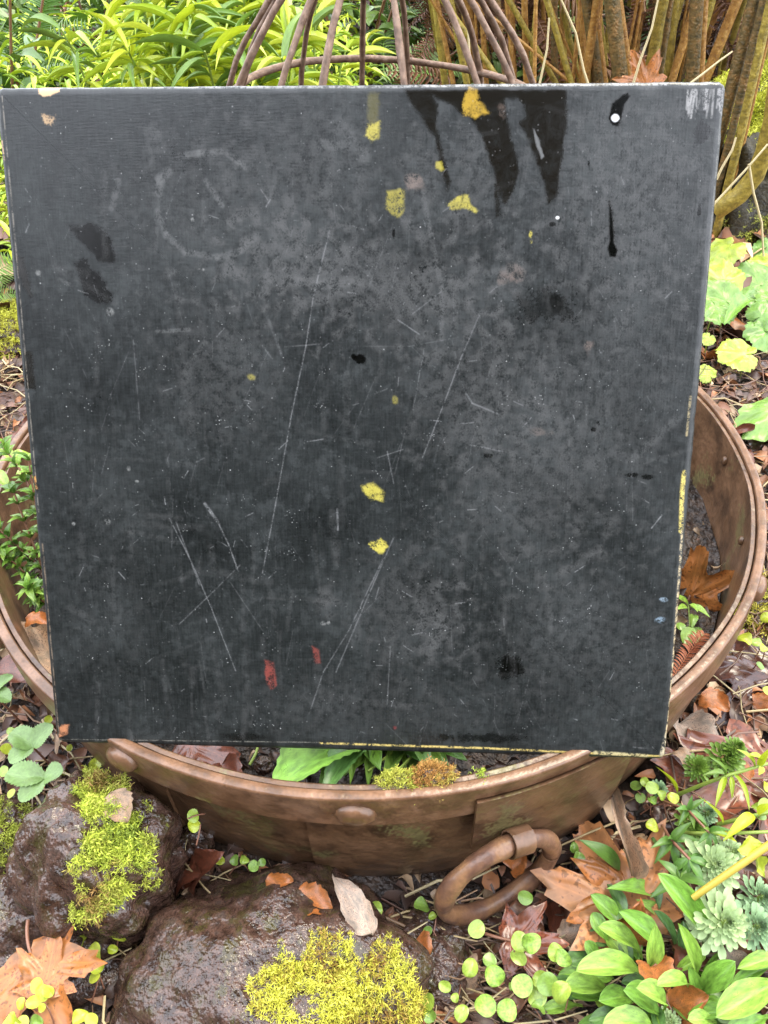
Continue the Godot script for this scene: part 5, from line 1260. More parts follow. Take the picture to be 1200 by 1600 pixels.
	# strawberry leaves on the left
	for q in [[[Vector3(-0.3154, -0.1, 0.2828), [[Vector3(-0.338, -0.095, 0.267), 33], [Vector3(-0.3009, -0.09, 0.2653), 30], [Vector3(-0.334, -0.1, 0.2954), 30]]], "upper three-part serrated strawberry leaf beside panel's lower left corner"], [[Vector3(-0.297, -0.1, 0.3146), [[Vector3(-0.333, -0.1, 0.3061), 36], [Vector3(-0.279, -0.09, 0.3126), 30], [Vector3(-0.313, -0.1, 0.3341), 30]]], "lower three-part serrated strawberry leaf above the mossy rock"], [[Vector3(-0.3661, -0.09, 0.228), [[Vector3(-0.3507, -0.085, 0.2119), 20], [Vector3(-0.3464, -0.09, 0.2376), 24]]], "strawberry leaf cut by the left edge beneath the rim"]]:
		var s := thing("strawberry_leaf", q[0][0] + Vector3(0, -0.05, 0), q[1], "leaf")
		for l in q[0][1]:
			blade(s, "leaflet", q[0][0], l[0], l[1] * 0.00066, ME["berry%d" % (rng.randi() % 3)], M.berry)
		stems(s, "stem", [[q[0][0], q[0][0] + Vector3(0.008, -0.06, -0.004)]], 0.001, 0.0012, M.stem_red)

func back_plants() -> void:
	# lobed leaves on the right behind the rim
	var rows := [
		[Vector3(0.6608, -0.1406, -0.7038), Vector3(0.6117, -0.0895, -0.6), 27, "lobed_c"], [Vector3(0.6354, -0.1503, -0.6293), Vector3(0.5813, -0.0949, -0.52), 30, "lobed_c"], [Vector3(0.6802, -0.1535, -0.608), Vector3(0.6498, -0.1223, -0.55), 32, "lobed"], [Vector3(0.7198, -0.1459, -0.661), Vector3(0.6896, -0.1148, -0.6), 24, "lobed_c"], [Vector3(0.612, -0.1563, -0.5696), Vector3(0.5691, -0.1087, -0.48), 28, "lobed"],
		[Vector3(0.5977, -0.1586, -0.539), Vector3(0.5548, -0.1167, -0.45), 25, "lobed"], [Vector3(0.6708, -0.1644, -0.5179), Vector3(0.6359, -0.1269, -0.45), 25, "lobed_b"], [Vector3(0.6464, -0.1687, -0.4563), Vector3(0.6281, -0.1462, -0.42), 28, "lobed_b"], [Vector3(0.5814, -0.1646, -0.396), Vector3(0.5622, -0.1411, -0.36), 27, "lobed_c"], [Vector3(0.5482, -0.1623, -0.4426), Vector3(0.5282, -0.138, -0.4), 10, "lobed_c"], [Vector3(0.514, -0.1616, -0.345), Vector3(0.511, -0.1605, -0.34), 14, "lobed_c"], [Vector3(0.7048, -0.1573, -0.583), Vector3(0.6656, -0.1234, -0.5), 24, "lobed"], [Vector3(0.6299, -0.1613, -0.5284), Vector3(0.6282, -0.1268, -0.52), 24, "lobed_b"], [Vector3(0.6275, -0.1462, -0.6639), Vector3(0.5942, -0.1075, -0.6), 24, "lobed"], [Vector3(0.738, -0.1375, -0.715), Vector3(0.7273, -0.1269, -0.68), 22, "lobed_b"]]
	var t := thing("broad_leaved_ground_plant", Vector3(0.6423, -0.1579, -0.5657), "patch of pale broad lobed leaves right of panel behind the rim", "plant")
	var paths := []
	for q in rows:
		var c: Vector3 = q[1] + Vector3(0, 0.02, 0)
		var a := rng.randf() * TAU
		var r: float = q[2] * 0.00112
		var d := Vector3(cos(a), 0.0, sin(a))
		var up := Vector3(rng.randfn(0.0, 0.2), 1.0, 0.45 + rng.randfn(0.0, 0.15)).normalized()
		d = (d - up * d.dot(up)).normalized()
		blade(t, "leaf", c - d * r * 0.35, c + d * r * 1.2, r * 1.45, ME["lobed%d" % (rng.randi() % 3)], M[q[3]], 0.0, up)
		paths.append([c - d * r * 0.34 - up * 0.002, c - d * r * 0.5 - Vector3(0.0, 0.05, 0.0)])
	for q in [[Vector3(0.6069, -0.1176, -0.46), Vector3(0.5474, -0.1149, -0.4), 0.03]]:
		blade(t, "leaf", q[0] + Vector3(0, 0.03, 0), q[1] + Vector3(0, 0.03, 0), q[2], ME.serrate0, M.spoon)
	stems(t, "stem", paths, 0.0013, 0.001, M.stem_green, 5)
	var b := thing("large_lobed_leaf", Vector3(0.5636, -0.1652, -0.2362), "single large green lobed leaf outside the rim at right edge", "leaf")
	blade(b, "leaf", Vector3(0.5633, -0.12, -0.212), Vector3(0.5004, -0.13, -0.1708), 0.05, ME.lobed1, M.lobed)
	# ferns
	for q in [[Vector3(-0.7008, -0.1452, -0.666), [[Vector3(-0.6825, -0.1216, -0.62), Vector3(-0.5931, -0.0446, -0.66)], [Vector3(-0.6764, -0.1233, -0.6), Vector3(-0.6022, -0.0889, -0.62)]], "green fern frond reaching behind the panel's left edge", ["fern"]], [Vector3(0.1079, -0.0324, -1.6841), [[Vector3(0.0447, 0.0523, -1.2), Vector3(0.1972, 0.1213, -1.25)], [Vector3(0.0584, 0.0556, -1.2), Vector3(0.0841, 0.1088, -1.4)], [Vector3(0.1129, 0.0502, -1.2), Vector3(0.2367, 0.087, -1.2)]], "pale fern with drooping fronds behind the wire cage", ["fern_pale", "fern"]], [Vector3(0.1539, -0.0186, -1.8895), [[Vector3(0.1042, 0.0027, -1.6), Vector3(0.2399, 0.1132, -1.7)], [Vector3(0.1044, 0.0171, -1.6), Vector3(0.0785, 0.1519, -1.7)], [Vector3(0.1367, 0.0305, -1.6), Vector3(0.3408, 0.061, -1.7)]], "green fern farther behind the wire cage", ["fern", "mid"]], [Vector3(-0.8393, -0.0389, -1.7003), [[Vector3(-0.6322, 0.0963, -1.1), Vector3(-0.5116, 0.2145, -1.1)], [Vector3(-0.6447, 0.0967, -1.1), Vector3(-0.6548, 0.2185, -1.1)], [Vector3(-0.6573, 0.0971, -1.1), Vector3(-0.7536, 0.1786, -1.1)], [Vector3(-0.6322, 0.0963, -1.1), Vector3(-0.5997, 0.2519, -1.2)], [Vector3(-0.6241, 0.0978, -1.05), Vector3(-0.5096, 0.1778, -1)]], "dark sword fern behind the panel's upper left corner", ["deep_b", "mid"]], [Vector3(-0.6134, -0.0139, -1.9689), [[Vector3(-0.5841, 0.0436, -1.7), Vector3(-0.4292, 0.1654, -1.7)], [Vector3(-0.5841, 0.0436, -1.7), Vector3(-0.6681, 0.1583, -1.7)], [Vector3(-0.5759, 0.0434, -1.7), Vector3(-0.5457, 0.2083, -1.7)]], "shaded fern far behind the lime grass", ["deep_b", "mid"]], [Vector3(-0.8395, -0.071, -1.3897), [[Vector3(-0.7099, -0.0327, -0.85), Vector3(-0.6583, 0.018, -0.9)], [Vector3(-0.7183, -0.0567, -0.85), Vector3(-0.6649, -0.0585, -0.85)], [Vector3(-0.696, 0.0192, -0.9), Vector3(-0.652, 0.1038, -0.95)]], "fern fronds at the left edge above the panel's middle", ["mid", "deep_b"]]]:
		var f := thing("fern", q[0], q[2], "fern")
		for l in q[1]:
			var d: Vector3 = l[1] - l[0]
			blade(f, "frond", l[0], l[1] + Vector3(0, -0.02, 0), d.length() * 1.05, ME["frond%d" % (rng.randi() % 3)], M[q[3][rng.randi() % q[3].size()]], rng.randf_range(-0.3, 0.3), Vector3(0, 1, 0.6))
	# lime bamboo-like grass behind the upper left
	var culms := [
		[Vector3(-0.3284, 0.266, -0.45), Vector3(-0.3512, 0.3226, -0.43), 14], [Vector3(-0.2519, 0.2457, -0.5), Vector3(-0.2573, 0.3575, -0.46), 22], [Vector3(-0.2771, 0.2464, -0.5), Vector3(-0.2256, 0.3566, -0.5), 22], [Vector3(-0.2218, 0.2396, -0.52), Vector3(-0.183, 0.3521, -0.5), 26], [Vector3(-0.1686, 0.2561, -0.45), Vector3(-0.1933, 0.3471, -0.4), 24], [Vector3(-0.1424, 0.24, -0.5), Vector3(-0.1371, 0.3407, -0.5), 26], [Vector3(-0.1091, 0.2598, -0.42), Vector3(-0.0616, 0.3194, -0.36), 22], [Vector3(-0.2127, 0.2109, -0.62), Vector3(-0.1748, 0.3356, -0.62), 24], [Vector3(-0.2651, 0.2047, -0.65), Vector3(-0.2846, 0.301, -0.66), 24], [Vector3(-0.1041, 0.2259, -0.55), Vector3(-0.1037, 0.3093, -0.55), 20], [Vector3(-0.0603, 0.2636, -0.4), Vector3(-0.0411, 0.3619, -0.4), 9], [Vector3(-0.1182, 0.2757, -0.36), Vector3(-0.1378, 0.3322, -0.34), 22], [Vector3(-0.1925, 0.2676, -0.4), Vector3(-0.2209, 0.3239, -0.36), 20], [Vector3(-0.3155, 0.2322, -0.55), Vector3(-0.3081, 0.3002, -0.55), 14], [Vector3(-0.0403, 0.237, -0.5), Vector3(-0.0127, 0.2728, -0.5), 8], [Vector3(-0.1749, 0.228, -0.55), Vector3(-0.1229, 0.3265, -0.5), 24], [Vector3(-0.1066, 0.2442, -0.48), Vector3(-0.0806, 0.346, -0.5), 22], [Vector3(-0.2275, 0.2634, -0.42), Vector3(-0.1849, 0.338, -0.38), 22], [Vector3(-0.0727, 0.2742, -0.35), Vector3(-0.0806, 0.3144, -0.3), 16], [Vector3(-0.1619, 0.2769, -0.35), Vector3(-0.1627, 0.323, -0.3), 16], [Vector3(-0.354, 0.1926, -0.7), Vector3(-0.3059, 0.2777, -0.7), 24], [Vector3(-0.2545, 0.1765, -0.75), Vector3(-0.2553, 0.2834, -0.75), 26], [Vector3(-0.179, 0.182, -0.72), Vector3(-0.1466, 0.2777, -0.72), 24], [Vector3(-0.1169, 0.1854, -0.7), Vector3(-0.0807, 0.2547, -0.7), 20], [Vector3(-0.2426, 0.2715, -0.38), Vector3(-0.2549, 0.3165, -0.34), 18]]
	var mats := ["lime", "lime_b", "lime_c", "mid_b"]
	for q in culms:
		var lo: Vector3 = q[0]
		var foot: Vector3 = Vector3(lo.x * 0.97, ground_y(lo.x, lo.z), lo.z)
		var c := thing("lime_grass", foot, "bamboo-like lime green grass clump behind the panel's top left edge", "grass plant", "lime grass clumps behind the panel")
		var path := curve(foot, lo, q[1], 9)
		stems(c, "culm", [path], 0.0022, 0.0012, M.stem_green, 5)
		var count := int(q[2] * 2.1)
		for k in count:
			var f: float = minf(0.99, 0.42 + 0.58 * (k + rng.randf()) / count)
			var i := mini(int(f * 8), 7)
			var p: Vector3 = path[i].lerp(path[i + 1], f * 8 - i)
			var a := rng.randf() * TAU
			var d := Vector3(cos(a), rng.randf_range(-0.35, 0.55), sin(a) * 0.8 + 0.25).normalized()
			var l := rng.randf_range(0.035, 0.085)
			lf(c, p, p + d * l, l * rng.randf_range(0.09, 0.15), "lance", mats[rng.randi() % 4], rng.randf_range(-0.5, 0.5))
	# salal-like dark leafy shrubs and mixed greens far behind, top of the picture
	for q in [[Vector3(-0.9345, -0.0018, -1.9554), -1.3, 60, "deep_b", "mid", "leafy dark green shrub in the upper left corner"], [Vector3(-0.8062, 0.0102, -2.1163), -1.6, 60, "deep_b", "mid", "green leafy shrub behind the lime grass, left of it"], [Vector3(-0.1339, -0.0132, -1.9026), -1.5, 90, "mid", "deep_b", "mid-green leafy shrub behind the wire cage's left side"], [Vector3(0.0119, -0.0086, -2.0142), -1.35, 80, "mid_b", "deep_b", "mid-green leafy shrub behind the middle of the wire cage"], [Vector3(-0.9482, -0.0556, -1.6026), -1.0, 50, "deep_b", "mid", "leafy greenery at the left edge beside panel's upper corner"], [Vector3(-0.4268, 0.0135, -2.1307), -1.9, 60, "deep_b", "mid", "shaded leafy shrub far behind the lime grass"], [Vector3(0.3044, -0.0044, -1.9537), -1.75, 60, "mid", "deep_b", "leafy greenery behind the cage's right rods"]]:
		var base := on_ground(q[0].x, q[1])
		base.x = q[0].x / (q[0].z - 0.69) * (q[1] - 0.69)
		base.y = ground_y(base.x, q[1])
		var s := thing("leafy_shrub", base, q[5], "shrub")
		var sp := []
		for k in 6:
			var a := TAU * k / 6.0 + rng.randf()
			sp.append(curve(base, base + Vector3(cos(a) * 0.06, 0.2, sin(a) * 0.06), base + Vector3(cos(a) * 0.2, rng.randf_range(0.22, 0.5), sin(a) * 0.16)))
		stems(s, "stem", sp, 0.004, 0.002, M.stem_red, 5)
		for k in q[2]:
			var path: Array = sp[k % 6]
			var i := rng.randi_range(2, 6)
			var p: Vector3 = path[i] + Vector3(rng.randfn(0, 0.02), rng.randfn(0, 0.03), rng.randfn(0, 0.02))
			var a := rng.randf() * TAU
			var d := Vector3(cos(a), rng.randf_range(-0.4, 0.4), sin(a)).normalized()
			var l := rng.randf_range(0.06, 0.1)
			lf(s, p, p + d * l, l * rng.randf_range(0.3, 0.48), "ovate", q[3] if rng.randf() < 0.5 else q[4], rng.randf_range(-0.4, 0.4))
	# small pale plants at the foot of the stems
	for q in [[Vector3(0.7186, -0.0586, -1.4809), "pale green seedlings at the foot of the dark stems behind the top edge"], [Vector3(0.8302, -0.0546, -1.5086), "pale green seedlings behind panel's top edge near right corner"], [Vector3(0.5873, -0.0507, -1.579), "pale green grassy seedlings between the thick stems"], [Vector3(0.0054, -0.0397, -1.6159), "pale lime seedlings under the cage's ring"], [Vector3(0.1371, -0.0414, -1.607), "pale lime seedlings right of the cage's middle"], [Vector3(-0.1448, -0.0457, -1.6453), "lime ground leaves left of the cage"], [Vector3(0.7096, -0.1211, -0.8527), "lime leaf tuft peeping out at panel's right edge by the stump"]]:
		var p: Vector3 = q[0]
		var s := thing("seedling_tuft", p, q[1], "seedlings")
		for k in 16:
			var a := rng.randf() * TAU
			var b0 := p + Vector3(rng.randfn(0, 0.035), 0.02, rng.randfn(0, 0.035))
			var d := Vector3(cos(a), rng.randf_range(0.3, 1.4), sin(a)).normalized() * rng.randf_range(0.035, 0.06)
			lf(s, b0, b0 + d, 0.02, "ovate", ["jenny", "lime_b", "spoon_b"][rng.randi() % 3])
	# yellow moss mounds at the left edge
	var m := rock(Vector3(-0.6265, -0.1605, -0.5642), Vector3(0.09, 0.04, 0.06), 81, "mound of bright yellow moss at panel's left edge", 0.25, "moss_mound")
	m[0].set_meta("category", "moss")
	moss_on(m[0], m[1], [[m[0].position + Vector3(0, 0.02, 0), 0.2]], 30000.0, 0.014, [Color(0.4, 0.36, 0.05), Color(0.58, 0.58, 0.06), Color(0.66, 0.66, 0.1)], 18)
	var m3 := rock(Vector3(0.4314, -0.1674, 0.1046), Vector3(0.04, 0.025, 0.04), 83, "yellow-brown moss patch against the cauldron's right outer wall", 0.25, "moss_mound")
	m3[0].set_meta("category", "moss")
	moss_on(m3[0], m3[1], [[m3[0].position + Vector3(0, 0.01, 0), 0.08]], 60000.0, 0.011, [Color(0.3, 0.16, 0.04), Color(0.5, 0.46, 0.06), Color(0.6, 0.6, 0.08)], 19)
	# undergrowth nobody could count
	var xs := []
	var cs := []
	var r := RandomNumberGenerator.new()
	r.seed = 91
	var greens := [Color(0.05, 0.1, 0.02), Color(0.09, 0.17, 0.03), Color(0.14, 0.22, 0.04), Color(0.2, 0.26, 0.06)]
	for k in 9000:
		var z := r.randf_range(-3.4, -1.0)
		var x := r.randf_range(-1.7, 0.75) * (0.69 - z) / 2.4
		var h := r.randf_range(0.0, 0.32) * clampf((-z - 0.8) * 0.9, 0.1, 1.0) * (0.45 + 0.55 * sin(x * 4.0 + z * 5.0))
		var p := on_ground(x, z, maxf(h, 0.005))
		var a := r.randf() * TAU
		var d := Vector3(cos(a), r.randf_range(-0.6, 0.5), sin(a)).normalized() * r.randf_range(0.04, 0.1)
		xs.append(frame_of(p, p + d, d.length() * r.randf_range(0.18, 0.45), r.randf_range(-0.5, 0.5)))
		cs.append(greens[r.randi() % 4] * r.randf_range(0.7, 1.3))
	tag(many("undergrowth", ME.ovate1, M.vary_leaf, xs, null, cs), "dense mixed green undergrowth behind everything at the top", "undergrowth", "", "stuff")
	xs = []; cs = []
	for k in 5000:
		var z := r.randf_range(-1.35, -0.55)
		var x := r.randf_range(-0.5, 0.02) * (0.69 - z) * 0.9
		var p := on_ground(x, z, r.randf_range(0.0, 0.3))
		var a := r.randf() * TAU
		var d := Vector3(cos(a), r.randf_range(-0.5, 0.7), sin(a)).normalized() * r.randf_range(0.025, 0.06)
		xs.append(frame_of(p, p + d, d.length() * r.randf_range(0.1, 0.2), r.randf_range(-0.6, 0.6)))
		cs.append([Color(0.52, 0.64, 0.04), Color(0.42, 0.56, 0.05), Color(0.62, 0.7, 0.07), Color(0.3, 0.44, 0.05)][r.randi() % 4])
	tag(many("fine_lime_foliage", ME.lance1, M.vary_leaf, xs, null, cs), "airy mass of fine narrow lime leaves behind the panel's upper left", "foliage", "", "stuff")
	xs = []; cs = []
	for k in 420:
		var z := r.randf_range(-2.2, -1.15)
		var x := r.randf_range(0.15, 1.15) * (0.69 - z) / 2.0
		var p := on_ground(x, z, r.randf_range(0.0, 0.45))
		var d := Vector3(r.randfn(0, 0.5), r.randf_range(-1.0, 0.6), r.randfn(0, 0.4)).normalized() * r.randf_range(0.1, 0.28)
		xs.append(frame_of(p, p + d, d.length() * 0.8, r.randf_range(-1.0, 1.0)))
		cs.append([Color(0.14, 0.06, 0.03), Color(0.24, 0.11, 0.055), Color(0.3, 0.17, 0.09), Color(0.08, 0.04, 0.025)][r.randi() % 4])
	tag(many("dead_bracken", ME.frond1, M.vary, xs, null, cs), "tangle of dead brown bracken behind the bare stems", "bracken", "", "stuff")

func maple(label: String, at: Vector3, tip: Vector3, mk: String, variant: int, up := Vector3(0, 1, 0.1), stalk := 0.5) -> void:
	var t := thing("maple_leaf", at, label, "leaf")
	var l := (tip - at).length()
	blade(t, "blade", at, tip, l, ME["maple%d" % variant], M[mk], 0.0, up)
	var d := (at - tip).normalized()
	if stalk > 0.0:
		stems(t, "leaf_stalk", [curve(at, at + d * l * stalk * 0.5 + Vector3(0, 0.004, 0), at + d * l * stalk + d.cross(Vector3.UP) * l * 0.1)], 0.0012, 0.0016, M.stem_red, 5)

func dead(label: String, a: Vector3, b: Vector3, width: float, mk: String, variant: int, group := "", roll := 0.0) -> void:
	var o := part("dead_leaf", ME["dead%d" % variant], M[mk])
	o.transform = frame_of(a, b, width, roll)
	tag(o, label, "leaf", group)

func dead_leaves() -> void:
	maple("orange maple leaf lying on the wet rock at lower left", Vector3(-0.2647, -0.1, 0.4633), Vector3(-0.2272, -0.095, 0.5166), "maple_orange", 0, Vector3(0.1, 1, 0.4))
	maple("orange maple leaf fragment pointing up at the lower left boulder", Vector3(-0.2505, -0.097, 0.4811), Vector3(-0.2496, -0.092, 0.4435), "maple_orange", 1, Vector3(0.1, 1, 0.4), 0.0)
	maple("large tan maple leaf right of the ring handle", Vector3(0.1961, -0.143, 0.4343), Vector3(0.1707, -0.136, 0.3469), "maple_tan", 0, Vector3(0, 1, 0.3), 0.3)
	maple("tan-orange maple leaf under the large tan one, left of rosette", Vector3(0.2046, -0.147, 0.4189), Vector3(0.1431, -0.148, 0.435), "maple_orange", 1, Vector3(0, 1, 0.3), 0.0)
	maple("brown curled maple leaf left of the rosette below the tan leaf", Vector3(0.0979, -0.155, 0.4452), Vector3(0.1426, -0.15, 0.4513), "maple_red", 1)
	maple("red-brown maple leaf under the arching weed at right", Vector3(0.3543, -0.145, 0.3127), Vector3(0.2702, -0.135, 0.3545), "maple_red", 0)
	maple("red-brown maple leaf touching the panel's lower right corner", Vector3(0.2975, -0.15, 0.3264), Vector3(0.2454, -0.14, 0.2838), "maple_red", 1)
	maple("very dark wet maple leaf right of the cauldron", Vector3(0.3969, -0.145, 0.2111), Vector3(0.3227, -0.15, 0.2604), "maple_dark", 0)
	maple("dark wet maple leaf at right edge beside the rim", Vector3(0.3652, -0.15, 0.1647), Vector3(0.3906, -0.15, 0.2228), "maple_dark", 1)
	maple("curled orange maple leaf standing inside the rim at right", Vector3(0.3198, -0.085, 0.1476), Vector3(0.327, -0.03, 0.1246), "maple_orange", 2, Vector3(-0.5, 0.5, 0.7), 0.3)
	maple("wet red maple leaf in the soil under panel's bottom edge", Vector3(-0.164, -0.07, 0.3048), Vector3(-0.117, -0.05, 0.3359), "maple_red", 0)
	maple("orange maple leaf wedged between the dark stems behind the top edge", Vector3(0.4857, 0.1414, -0.78), Vector3(0.4546, 0.1923, -0.8), "maple_orange", 1, Vector3(0, 0.3, 1))
	maple("brown maple leaf right of the rim beneath the lobed leaves", Vector3(0.5518, -0.1646, -0.2678), Vector3(0.5438, -0.163, -0.3415), "maple_red", 0)
	maple("pinkish maple leaf lying right of the rim", Vector3(0.5687, -0.1647, -0.2749), Vector3(0.5152, -0.1667, -0.2036), "maple_tan", 1)
	for q in [
		["pale curled dead leaf standing right of the cauldron's patch plate", Vector3(0.2028, -0.135, 0.4072), Vector3(0.1975, -0.09, 0.3503), 0.015, "dead_pale", 0], ["grey-beige curled leaf lying against the big boulder's top", Vector3(-0.0134, -0.098, 0.4571), Vector3(-0.0425, -0.098, 0.418), 0.022, "dead_grey", 2], ["second grey-beige leaf arm beside the big boulder's top", Vector3(-0.0385, -0.098, 0.4221), Vector3(-0.0141, -0.098, 0.4433), 0.015, "dead_grey", 0],
		["orange leaf piece on the crest of the big boulder", Vector3(-0.0732, -0.098, 0.4264), Vector3(-0.0433, -0.098, 0.4364), 0.028, "dead_orange", 1], ["small orange leaf left of the grey-beige leaf", Vector3(-0.0964, -0.098, 0.4136), Vector3(-0.0736, -0.098, 0.4166), 0.016, "dead_orange", 2], ["spotted pinkish-tan leaf on the mossy boulder's shoulder", Vector3(-0.2144, -0.038, 0.3658), Vector3(-0.1988, -0.05, 0.384), 0.026, "dead_pale", 1], ["pale folded leaf inside the rim left of the panel", Vector3(-0.3343, -0.06, 0.1754), Vector3(-0.2895, -0.05, 0.2378), 0.05, "dead_pale", 0], ["orange leaf scrap inside the rim left of the panel", Vector3(-0.332, -0.04, 0.1826), Vector3(-0.308, -0.04, 0.187), 0.02, "dead_orange", 1],
		["rust-red leaf piece beside the yellow moss at boulder's end", Vector3(0.0033, -0.125, 0.461), Vector3(0.0037, -0.12, 0.4933), 0.02, "dead_orange", 2], ["orange leaf scrap standing in the rosette's middle", Vector3(0.1929, -0.12, 0.4799), Vector3(0.1956, -0.1, 0.4971), 0.026, "dead_orange", 0], ["orange leaf behind the rosette's upper leaves", Vector3(0.1877, -0.15, 0.4557), Vector3(0.1958, -0.11, 0.435), 0.03, "dead_orange", 1], ["rust-brown leaf under the rosette's lower right leaves", Vector3(0.2044, -0.14, 0.5044), Vector3(0.2332, -0.12, 0.503), 0.03, "dead_orange", 2], ["brown crumpled leaf right of the rosette", Vector3(0.2543, -0.15, 0.4633), Vector3(0.2704, -0.13, 0.4931), 0.05, "dead_brown", 1], ["pale brown leaf under the silvery succulents", Vector3(0.2589, -0.15, 0.4864), Vector3(0.2525, -0.13, 0.4609), 0.04, "dead_grey", 2],
		["red-brown leaf wedged in the gap between boulder and cauldron", Vector3(-0.1714, -0.15, 0.3945), Vector3(-0.1369, -0.11, 0.3816), 0.035, "dead_red", 1], ["dark red leaf beside the small grey stone", Vector3(-0.184, -0.15, 0.3832), Vector3(-0.1512, -0.14, 0.3917), 0.03, "dead_red", 2], ["brown leaf standing behind the panel's left edge above the rim", Vector3(-0.5576, -0.1679, -0.312), Vector3(-0.5373, -0.1696, -0.3886), 0.07, "dead_brown", 1], ["whitish leaf behind panel's left edge beside the yellow moss", Vector3(-0.5917, -0.1724, -0.4323), Vector3(-0.5795, -0.1676, -0.5006), 0.05, "dead_pale", 0], ["orange leaf outside the rim at left, near panel's edge", Vector3(-0.5241, -0.1651, -0.252), Vector3(-0.5129, -0.1662, -0.291), 0.05, "dead_orange", 0], ["reddish twiggy leaf outside the rim at lower left", Vector3(-0.3938, -0.13, 0.1695), Vector3(-0.3454, -0.12, 0.1912), 0.05, "dead_red", 1], ["pinkish curled leaf under the panel's lower left corner", Vector3(-0.3114, -0.13, 0.2593), Vector3(-0.2843, -0.12, 0.26), 0.026, "dead_pale", 2], ["brown leaf scrap below the panel's lower left corner", Vector3(-0.3109, -0.14, 0.2836), Vector3(-0.2948, -0.13, 0.277), 0.025, "dead_brown", 0], ["small tan curled leaf beside the rim at right", Vector3(0.313, -0.13, 0.2367), Vector3(0.3345, -0.13, 0.2561), 0.03, "dead_orange", 1], ["long grey-brown crumpled leaf right of panel's lower corner", Vector3(0.2856, -0.14, 0.2614), Vector3(0.3098, -0.13, 0.3095), 0.04, "dead_grey", 0], ["yellow-tan bleached leaf on the red-brown leaf at right", Vector3(0.2753, -0.135, 0.2917), Vector3(0.2768, -0.13, 0.3176), 0.018, "dead_pale", 1], ["dark red leaf hanging inside the cauldron's front", Vector3(-0.1324, -0.05, 0.338), Vector3(-0.1153, -0.04, 0.3559), 0.02, "dead_red", 0], ["brown leaf beneath the ring handle", Vector3(0.097, -0.165, 0.4214), Vector3(0.1263, -0.16, 0.4347), 0.03, "dead_brown", 1], ["tan leaf seen through the ring handle", Vector3(0.1042, -0.14, 0.3952), Vector3(0.1142, -0.12, 0.3885), 0.02, "dead_orange", 0], ["small rust leaf left of the yellow stalks by boulder's end", Vector3(0.0193, -0.15, 0.4435), Vector3(0.0284, -0.14, 0.4569), 0.02, "dead_orange", 0]]:
		dead(q[0], q[1], q[2], q[3], q[4], q[5])
	# many more, each one lying where it fell
	var r := RandomNumberGenerator.new()
	r.seed = 33
	var mk := ["dead_red", "dead_brown", "dead_dark", "dead_orange", "dead_brown", "dead_red", "dead_pale", "dead_dark"]
	for zone in [["brown dead leaf in the litter right of the cauldron", "fallen leaves right of the cauldron", 0.62, -0.05, 0.2, 0.3, 45, 0.05], ["brown dead leaf in the litter right of panel behind the rim", "fallen leaves behind the rim at right", 0.72, -0.45, 0.22, 0.25, 35, 0.06], ["brown dead leaf in the litter below the ring handle", "fallen leaves below the ring handle", 0.17, 0.47, 0.13, 0.06, 40, 0.028], ["brown dead leaf among the weeds at the lower right", "fallen leaves among the lower right weeds", 0.35, 0.36, 0.1, 0.12, 30, 0.035], ["brown dead leaf outside the rim at left", "fallen leaves left of the cauldron", -0.55, 0.0, 0.15, 0.3, 35, 0.05], ["brown dead leaf on the ground behind the panel", "fallen leaves behind the panel", 0.1, -1.1, 0.8, 0.3, 50, 0.07], ["dark dead leaf on the soil inside the cauldron", "dead leaves inside the cauldron", 0.0, 0.0, 0.18, 0.18, 28, 0.03]]:
		var n := 0
		while n < zone[6]:
			var x: float = zone[2] + r.randfn(0.0, zone[4])
			var z: float = zone[3] + r.randfn(0.0, zone[5])
			var rad := sqrt(x * x + z * z)
			var pot: bool = zone[1] == "dead leaves inside the cauldron"
			if (pot and rad > 0.35) or (not pot and rad < 0.41): continue
			n += 1
			var p: Vector3 = Vector3(x, -0.082, z) if pot else on_ground(x, z, 0.008 + r.randf() * 0.012)
			var a := r.randf() * TAU
			var l: float = zone[7] * r.randf_range(0.6, 1.5)
			var d := Vector3(cos(a), r.randf_range(-0.15, 0.3), sin(a)).normalized() * l
			dead(zone[0], p - d * 0.5, p + d * 0.5, l * r.randf_range(0.4, 0.75), mk[r.randi() % mk.size()], r.randi() % 3, zone[1], r.randf_range(-0.5, 0.5))

# unseen dark trees added behind the viewer to darken the panel's reflections
func added_conifers() -> void:
	var r := RandomNumberGenerator.new()
	r.seed = 66
	var k := 0
	for q in [[-3.6, 3.6, 5.4], [-2.3, 4.4, 5.8], [-1.2, 4.1, 5.0], [-0.1, 4.6, 9.5], [0.95, 4.5, 6.6], [2.2, 5.2, 3.6], [-4.6, 2.2, 5.4]]:
		var t := thing("added_conifer", on_ground(q[0], q[1]), "dark evergreen %s, unseen, added behind the viewer to darken the panel reflections" % ["at far left", "left of middle, tallest", "left of middle, nearer", "in the middle", "right of middle", "farther right", "at left, nearest"][k], "tree")
		k += 1
		var b := MB.new()
		var h: float = q[2]
		tube(b, [Vector3(0, -0.1, 0), Vector3(0.03, h * 0.5, 0), Vector3(0, h, 0)], [0.14, 0.09, 0.02], 10, 0.1)
		part("trunk", b.mesh(), M.bark_dark, t)
		var xs := []
		var cs := []
		for n in int(70.0 * h):
			var f := r.randf()
			var y := 0.25 + (h - 0.25) * f
			var a := r.randf() * TAU
			var l := (0.21 * h * (1.0 - f) + 0.15) * r.randf_range(0.6, 1.1)
			var d := Vector3(cos(a), -0.25, sin(a)).normalized() * l
			var p := Vector3(0, y, 0) + d * r.randf() * 0.3
			xs.append(frame_of(p, p + d, l * 1.1, r.randf_range(-0.4, 0.4)))
			cs.append(Color(0.03, 0.06, 0.02) * r.randf_range(0.6, 1.4))
		many("crown", ME.frond2, M.vary, xs, t, cs)

